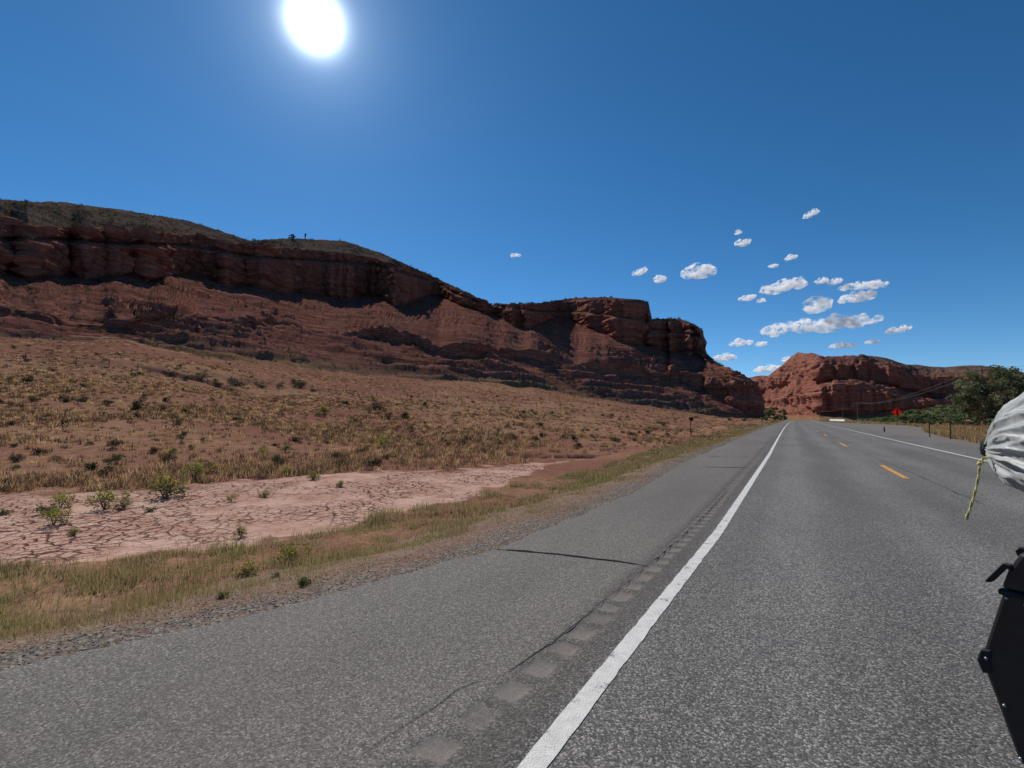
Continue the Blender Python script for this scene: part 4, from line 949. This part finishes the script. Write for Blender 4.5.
def diamond_sign():
    x, y, z = at_depth(897.5, 118); d = (-x / 118, -y / 118); rz = math.atan2(-d[0], d[1]) + math.pi
    t = thing('road_work_sign', 'orange diamond road work sign with a black symbol on a post', 'sign', (x, y, z), rz)
    s = 0.86; c = 2.55
    MB().tube([(-0.02, 0.05, -0.3), (0, 0.05, 3.5)], 0.05, 8).build('post', M['wood'], t)
    b = MB().prism([(0, -s), (s, 0), (0, s), (-s, 0)], (1, 0, 0), (0, 0, 1), (0, -0.004, c), (0, 0.004, 0)); b.build('sign_panel', M['orange'], t)
    ri = MB()
    for q in range(4):
        a0, a1 = q * math.pi / 2, (q + 1) * math.pi / 2; o, i = s * 0.93, s * 0.88
        P = [(math.cos(a) * k, math.sin(a) * k) for a, k in ((a0, o), (a1, o), (a1, i), (a0, i))]
        ri.prism(P, (1, 0, 0), (0, 0, 1), (0, -0.014, c), (0, 0.003, 0))
    ri.build('border', M['black'], t)
    # black upright symbol: a shaft with a head and a waist
    MB().prism([(-.13, -.50), (.13, -.50), (.15, -.12), (.07, -.04), (-.07, -.04), (-.15, -.12)], (1, 0, 0), (0, 0, 1), (0, -0.016, c), (0, 0.003, 0)) \
        .prism([(-.07, .03), (.07, .03), (.16, .16), (.13, .40), (0, .50), (-.13, .40), (-.16, .16)], (1, 0, 0), (0, 0, 1), (0, -0.016, c), (0, 0.003, 0)).build('symbol', M['black'], t)
    MB().tube([(0.0, 0.05, 3.5), (0.03, 0.05, 4.1)], 0.012, 5).build('flag_staff', M['wood'], t)
diamond_sign()

def barrier():
    x, y, z = at_depth(830, 215); x2, y2, z2 = at_depth(845, 205)
    dx, dy = x2 - x, y2 - y; Ln = math.hypot(dx, dy); t = thing('concrete_barrier', 'long low white concrete barrier beside the right road edge', 'barrier', (x, y, min(z, z2)), math.atan2(dy, dx))
    prof = [(-.30, -0.1), (.30, -0.1), (.30, .08), (.17, .30), (.10, 1.0), (-.10, 1.0), (-.17, .30), (-.30, .08)]
    MB().prism(prof, (0, 1, 0), (0, 0, 1), (0.5, 0, 0), (Ln - 0.5, 0, 0)).build('wall', M['concrete'], t, bevel=0.03)
    MB().prism([(p * 1.25, q * 1.08) for p, q in prof], (0, 1, 0), (0, 0, 1), (0, 0, 0), (0.5, 0, 0)).build('end_block', M['concrete'], t, bevel=0.03)
barrier()

# power line running along the river
POLES = [(820, 470, 8.0), (843, 400, 8.5), (858, 300, 9.5), (985, 125, 11.0), (1250, 100, 11)]
tops = []
for (px, r, h), l in zip(POLES, ('farthest utility pole by the foot of the far mesa', 'second farthest thin utility pole before the far mesa', 'utility pole left of the orange sign before the dark cliff', 'utility pole standing behind the big cottonwood', 'utility pole out past the right edge')):
    x, y, z = at_depth(px, r); t = thing('utility_pole', l, 'pole', (x, y, z), math.atan2(-0.5, 0.6), 'utility poles of the river power line')
    MB().tube([(0, 0, -0.5), (0, 0, h)], [0.20, 0.12], 8).build('pole', M['wood'], t)
    MB().box((0, 0.13, h - 0.5), (2.4, 0.11, 0.13)).build('crossarm', M['wood'], t)
    for q in (-1.1, 1.1): MB().tube([(q, 0.13, h - 0.44), (q, 0.13, h - 0.24)], [0.05, 0.03], 6).build('insulator', M['galv'], t)
    tops.append((Vector((x, y, z + h - 0.22))))
for s in (-1, 1):
    b = MB(); off = Vector((math.cos(math.atan2(-0.5, 0.6)), math.sin(math.atan2(-0.5, 0.6)), 0)) * 1.1 * s
    pts = []
    for a, c in zip(tops, tops[1:]):
        for q in np.linspace(0, 1, 24, endpoint=False): p = a.lerp(c, q) + off; p.z -= 4 * q * (1 - q) * (c - a).length * 0.014; pts.append(p)
    pts.append(tops[-1] + off)
    tag(b.tube(pts, 0.018, 5).build('power_wire', M['wire']), 'pale sagging power wire, %s of the two on the utility poles' % ('nearer to the road' if s < 0 else 'farther from the road'), 'wire')

def field_fence():
    t = thing('wire_fence', 'weathered post and wire fence crossing the dry slope below the mesa', 'fence', (0, 0, 0))
    path = [(-40, 360), (31, 362), (90, 366), (146, 375), (225, 382), (300, 388), (360, 393), (430, 398), (489, 402), (507, 403.5), (560, 407)]
    pts = np.array([on_ground(*p) for p in path]); pts = pts[pts[:, 1] > -40]; d = np.concatenate([[0], np.cumsum(np.linalg.norm(np.diff(pts[:, :2], axis=0), axis=1))])
    n = min(60, int(d[-1] / 7)); tops_ = []
    for q in np.linspace(0, d[-1], n):
        x, y = np.interp(q, d, pts[:, 0]), np.interp(q, d, pts[:, 1]); z = float(ground_z(np.array(x), np.array(y)))
        lean = random.uniform(-0.06, 0.06); h = random.uniform(1.3, 1.75)
        MB().tube([(x, y, z - 0.3), (x + lean, y, z + h)], [0.085, 0.07], 6).build('post', M['wood'], t); tops_.append((x, y, z))
    for hh in (0.45, 0.8, 1.15): MB().tube([(a, b, c + hh) for a, b, c in tops_], 0.008, 4).build('wire', M['galv'], t)
field_fence()

# ------------------------------------------------------------------ the motorcycle's luggage at the right edge (the motorcycle itself stands outside the frame)
HD = Vector((.835, -.546, 0)).normalized()           # heading
IN = Vector((.546, .835, 0)).normalized()            # from the near side inward
UP = Vector((0, 0, 1))
def cam_pt(px, py, depth):
    cx, cz = (px - 512) / F_PX, (384 - py) / F_PX
    Y, Z = CP - cz * SP, SP + cz * CP; k = depth / Y
    return Vector((cx * k * CY - depth * SY, cx * k * SY + depth * CY, H_CAM + Z * k))
Q = cam_pt(980, 659, 1.35)
def on_face(px, py, inset=0.0):
    d = cam_pt(px, py, 1.0) - Vector((0, 0, H_CAM)); O = Vector((0, 0, H_CAM)); n = IN; P0 = Q + IN * inset
    return O + d * ((P0 - O).dot(n) / d.dot(n))
def sz(px, py): p = on_face(px, py) - Q; return p.dot(HD), p.dot(UP)
rear = [sz(1003, 590), sz(983, 651), sz(980, 660), sz(985, 671), sz(1019, 763)]
L_BOX = 0.46; s_t, z_t = rear[0]; s_b, z_b = rear[-1]
outline = rear + [(L_BOX - 0.06, z_b - 0.01), (L_BOX, z_b + 0.05), (L_BOX, z_t)]
pan_t = thing('side_case', 'black motorcycle side case with riveted corners at the right edge', 'luggage case', Q)
pr = MB().prism(outline, HD, UP, (0, 0, 0), IN * 0.24); pr.build('case_body', M['plastic'], pan_t, bevel=0.008)
lid = [(s_t - 0.004, z_t + 0.004), (s_t + 0.014, z_t + 0.060), (s_t + 0.040, z_t + 0.108), (L_BOX - 0.03, z_t + 0.108), (L_BOX + 0.004, z_t + 0.05), (L_BOX + 0.004, z_t + 0.004)]
MB().prism(lid, HD, UP, IN * -0.005, IN * 0.25).build('lid', M['plastic'], pan_t, bevel=0.01)
MB().prism([(s_t - 0.008, z_t - 0.012), (L_BOX + 0.006, z_t - 0.012), (L_BOX + 0.006, z_t + 0.002), (s_t - 0.008, z_t + 0.002)], HD, UP, IN * -0.008, IN * 0.256).build('lid_seal', M['rubber'], pan_t, bevel=0.003)
c0, c1 = rear[1], rear[3]
MB().prism([(c0[0] - 0.004, c0[1] + 0.004), (rear[2][0] - 0.006, rear[2][1]), (c1[0] - 0.004, c1[1] - 0.006), (c1[0] + 0.016, c1[1] + 0.002), (rear[2][0] + 0.022, rear[2][1] + 0.002), (c0[0] + 0.018, c0[1] + 0.010)], HD, UP, IN * -0.006, IN * 0.252).build('corner_guard', M['rubber'], pan_t, bevel=0.004)
for px, py in ((1004, 597), (984, 657), (1002, 704), (1018, 757), (1023, 604)):
    a, b = sz(px, py); a += 0.006
    o = HD * a + UP * b; MB().ball(o + IN * -0.004, 0.0042, 10, 6).build('rivet', M['galv'], pan_t, True)
p0, p1 = sz(1006, 566), sz(986, 579)
MB().prism([(p0[0] + .012, p0[1] + .006), (p0[0] - .004, p0[1] + .007), (p1[0] + .006, p1[1] + .006), (p1[0], p1[1] - .002), (p1[0] + .002, p1[1] - .006), (p1[0] + .012, p1[1] - .004), (p0[0] + .002, p0[1] - .004), (p0[0] + .012, p0[1] - .010)], HD, UP, IN * -0.009, IN * 0.022).build('strap', M['rubber'], pan_t, bevel=0.002)
hb = [HD * (s_t + 0.05) + UP * (z_t + 0.105) + IN * 0.06, HD * (s_t + 0.030) + UP * (z_t + 0.150) + IN * 0.10, HD * (s_t + 0.045) + UP * (z_t + 0.168) + IN * 0.06, HD * (s_t + 0.26) + UP * (z_t + 0.168) + IN * 0.10, HD * (s_t + 0.28) + UP * (z_t + 0.09) + IN * 0.10]
MB().tube(hb, 0.011, 10).build('handle', M['plastic'], pan_t, True)

def mat_nylon():
    t = NT('grey_nylon'); p = t.n('ShaderNodeTexCoord').outputs['Object']
    f = t.noise(t.scale(p, (1, 1, 1)), 22, 6, 0.65); wv = t.noise(p, 900, 2)
    t.bump(t.math('ADD', t.math('MULTIPLY', t.noise(p, 11, 3, 0.5), 1.0), t.math('MULTIPLY', wv, 0.01)), 0.015, 0.5)
    t.b.inputs['Specular IOR Level'].default_value = 0.30; t.b.inputs['Sheen Weight'].default_value = 0.2
    return t.base(t.mix(t.map(f, 0.3, 0.7), (.25, .268, .268), (.34, .358, .355)), 0.48)
M['nylon'] = mat_nylon()
def dry_bag():
    E0 = cam_pt(988, 449, 1.50); t = thing('dry_bag', 'grey crumpled roll bag tied shut with a cord above the black case', 'bag', E0)
    n = 300; ts = np.array([-.012, -.004, 0, .003, .008, .014, .022, .033, .046, .063, .082, .103, .125, .155, .19, .24, .30, .40, .50, .55, .58, .59]); rs = np.array([.024, .018, .016, .022, .036, .052, .070, .088, .105, .120, .133, .150, .164, .176, .186, .193, .196, .196, .18, .14, .08, .01])
    tt = np.linspace(0, 1, 200); tt = tt ** 1.6 * (ts[-1] - ts[0]) + ts[0]; rr = np.interp(tt, ts, rs)
    a = np.linspace(0, 2 * math.pi, n, endpoint=False); A, T = np.meshgrid(a, tt); RR = np.repeat(rr[:, None], n, 1)
    wa = A + 0.30 * np.sin(A * 2 + 0.4) + 0.22 * np.sin(A * 3 + 1.0) + 1.2 * T * np.sin(A + 2)
    rdg = lambda k, p: 1 - np.abs(np.sin(wa * k + p)) ** 0.6
    fold = 0.50 * rdg(4.5, .3) + 0.32 * rdg(8, 1.1) + 0.18 * rdg(14.5, .7) - 0.45
    amp = 0.55 * np.exp(-(T - 0.0) / 0.07) * sstep(-0.004, 0.012, T) + 0.15 * np.exp(-T / 0.25)
    ca, sa = np.cos(A), np.sin(A)
    cr = lambda s_, sd: 1 - np.abs(fbm(ca * 0.16 * 2.2 + T * 0.7, sa * 0.16 * 2.2, T * 0.55, s_, 2, sd)) ** 0.6 * 1.9
    RR = RR * (1 + amp * fold * np.clip(RR / 0.05, 0, 1)) + (0.016 * cr(6, 401) + 0.009 * cr(12, 405)).clip(-0.02, 0.03) * np.clip(RR / 0.08, 0, 1) - 0.004
    shift = 0.035 * fold * amp
    hd, inn = np.array(HD), np.array(IN)
    drop = 0.012 * sstep(0, 0.1, T)
    V = hd * (T + shift)[..., None] + inn * (RR * ca)[..., None] + np.array([0, 0, 1.0]) * (RR * sa * np.where(sa > 0, 1.06, 0.94) + drop)[..., None]
    i = np.arange(len(tt) - 1)[:, None] * n + np.arange(n)[None, :]; j = np.arange(len(tt) - 1)[:, None] * n + (np.arange(n)[None, :] + 1) % n
    F = np.stack([i, i + n, j + n, j], -1).reshape(-1, 4)
    mesh_obj('bag_body', V.reshape(-1, 3), F, M['nylon'], t, True)
    b = MB(); ring = [HD * -0.001 + IN * (math.cos(q) * .021) + UP * (math.sin(q) * .021) for q in np.linspace(0, 2 * math.pi, 17)]
    b.tube(ring, 0.006, 6); b.build('tie', M['rubber'], t, True)
    MB().ball(tuple(HD * -0.004 + IN * -0.010 + UP * -0.008), (.011, .011, .014), 10, 8).build('cord_lock', M['plastic'], t, True)
    return E0
E0 = dry_bag()
def cord():
    t = thing('yellow_cord', 'yellow braided cord dangling from the neck of the grey bag', 'cord', E0)
    tm = NT('yellow_cord_braid'); p = tm.n('ShaderNodeTexCoord').outputs['Object']
    M['cordm'] = tm.base(tm.mix(tm.map(tm.voro(p, 260), 0.3, 0.6), (.72, .64, .20), (.42, .38, .12)), 0.75)
    P = lambda px, py, dd=0.0: cam_pt(px, py, 1.46 + dd) - E0
    path = [P(996, 455), P(990, 456), P(983, 459), P(979.5, 464), P(979, 472), P(977, 484), P(974, 496), P(970.5, 507), P(967, 517)]
    for k in (0, 1):
        b = MB(); pts = []
        for q in np.linspace(0, len(path) - 1.001, 60):
            i = int(q); v = path[i].lerp(path[i + 1], q - i); ph = q * 3.2 + k * math.pi; amp = 0.0017 if q > 3 else 0.005
            pts.append(v + Vector((CY, SY, 0)) * amp * math.cos(ph) + Vector((SY * -0.0, 0.0, 0)) + Vector((-SY, CY, 0)) * amp * math.sin(ph))
        b.tube(pts, 0.0020, 7).build('strand', M['cordm'], t, True)
    MB().ball(tuple(path[-1]), (.0045, .0045, .009), 8, 6).build('knot', M['cordm'], t, True)
    MB().ball(tuple(path[3]), (.006, .006, .006), 8, 6).build('knot', M['cordm'], t, True)
cord()

def motorcycle():
    # local frame: x along the heading, y to the left (inward from the near side), z up; the case hangs on its right side
    base = Q + IN * 0.50 + HD * 0.42; base.z = 0
    t = thing('motorcycle', 'black touring motorcycle carrying the case and bag, just outside the right edge', 'motorcycle', base, math.atan2(HD.y, HD.x)); t.scale = (1.18,) * 3
    def wheel(x, r, wdt):
        b = MB(); n = 28; pts = [(x + math.cos(q) * (r - wdt / 2), 0, r + math.sin(q) * (r - wdt / 2)) for q in np.linspace(0, 2 * math.pi, n + 1)]
        o = b.tube(pts, wdt / 2, 10, False).build('wheel', M['rubber'], t, True)
        s = MB()
        for q in range(10):
            a = q * math.pi / 5; s.tube([(x, 0, r), (x + math.cos(a) * (r - wdt), 0, r + math.sin(a) * (r - wdt))], 0.012, 5)
        s.tube([(x, -0.08, r), (x, 0.08, r)], 0.05, 10); s.build('rim', M['galv'], o)
    wheel(0.15, 0.33, 0.17); wheel(1.68, 0.34, 0.12)
    MB().prism([(-0.15, .86), (.25, .80), (.75, .80), (.98, .86), (1.05, .95), (.95, .93), (.70, .885), (.25, .92), (-0.12, .95)], (1, 0, 0), (0, 0, 1), (0, -0.15, 0), (0, 0.30, 0)).build('seat', M['rubber'], t, bevel=0.03)
    MB().ball((1.12, 0, .96), (.30, .20, .16), 16, 10).build('fuel_tank', M['plastic'], t, True)
    MB().box((0.95, 0, 0.52), (0.5, 0.38, 0.42)).build('engine', M['galv'], t, bevel=0.05)
    b = MB()
    for s in (-1, 1): b.tube([(1.68, 0.1 * s, .34), (1.38, 0.1 * s, 1.08)], 0.028, 8)
    b.build('fork', M['steel'], t)
    MB().tube([(1.18, -0.42, 1.14), (1.30, -0.2, 1.13), (1.36, 0, 1.11), (1.30, 0.2, 1.13), (1.18, 0.42, 1.14)], 0.014, 8).build('handlebar', M['steel'], t)
    MB().ball((1.56, 0, 1.0), (.12, .16, .12), 14, 8).build('headlight', M['chrome'], t, True)
    b = MB()
    for s in (-0.22, 0.22): b.tube([(-0.34, s, .98), (.45, s, .98), (.55, s * .8, .80)], 0.012, 6)
    b.tube([(.2, -0.30, .70), (.2, 0.30, .70)], 0.012, 6).tube([(-0.33, -0.24, .98), (-0.33, 0.24, .98)], 0.012, 6).tube([(.2, -.28, .70), (.3, -.22, .98)], 0.012, 6).build('luggage_rack', M['steel'], t)
    MB().tube([(0.3, 0.1, 0.5), (0.15, 0.12, 0.35)], 0.04, 8).tube([(0.9, -0.05, 0.4), (0.15, 0.0, 0.34)], 0.04, 8).build('swing_arm', M['steel'], t)
    MB().tube([(0.95, 0.12, .5), (0.88, 0.42, 0.0)], 0.015, 8).build('side_stand', M['steel'], t)
motorcycle()
def tail_bag():
    c = E0 + HD * 0.40; t = thing('tail_bag', 'black tail bag strapped on the motorcycle seat under the grey roll bag', 'bag', (c.x, c.y, E0.z - 0.365), math.atan2(HD.y, HD.x))
    MB().box((0, 0, 0.10), (0.46, 0.34, 0.20), 0, 0.94).build('bag_body', M['rubber'], t, bevel=0.035)
    b = MB()
    for q in (-0.13, 0.13): b.box((q, 0, 0.102), (0.035, 0.352, 0.206), 0, 0.94)
    b.build('strap', M['steel'], t, bevel=0.004)
tail_bag()
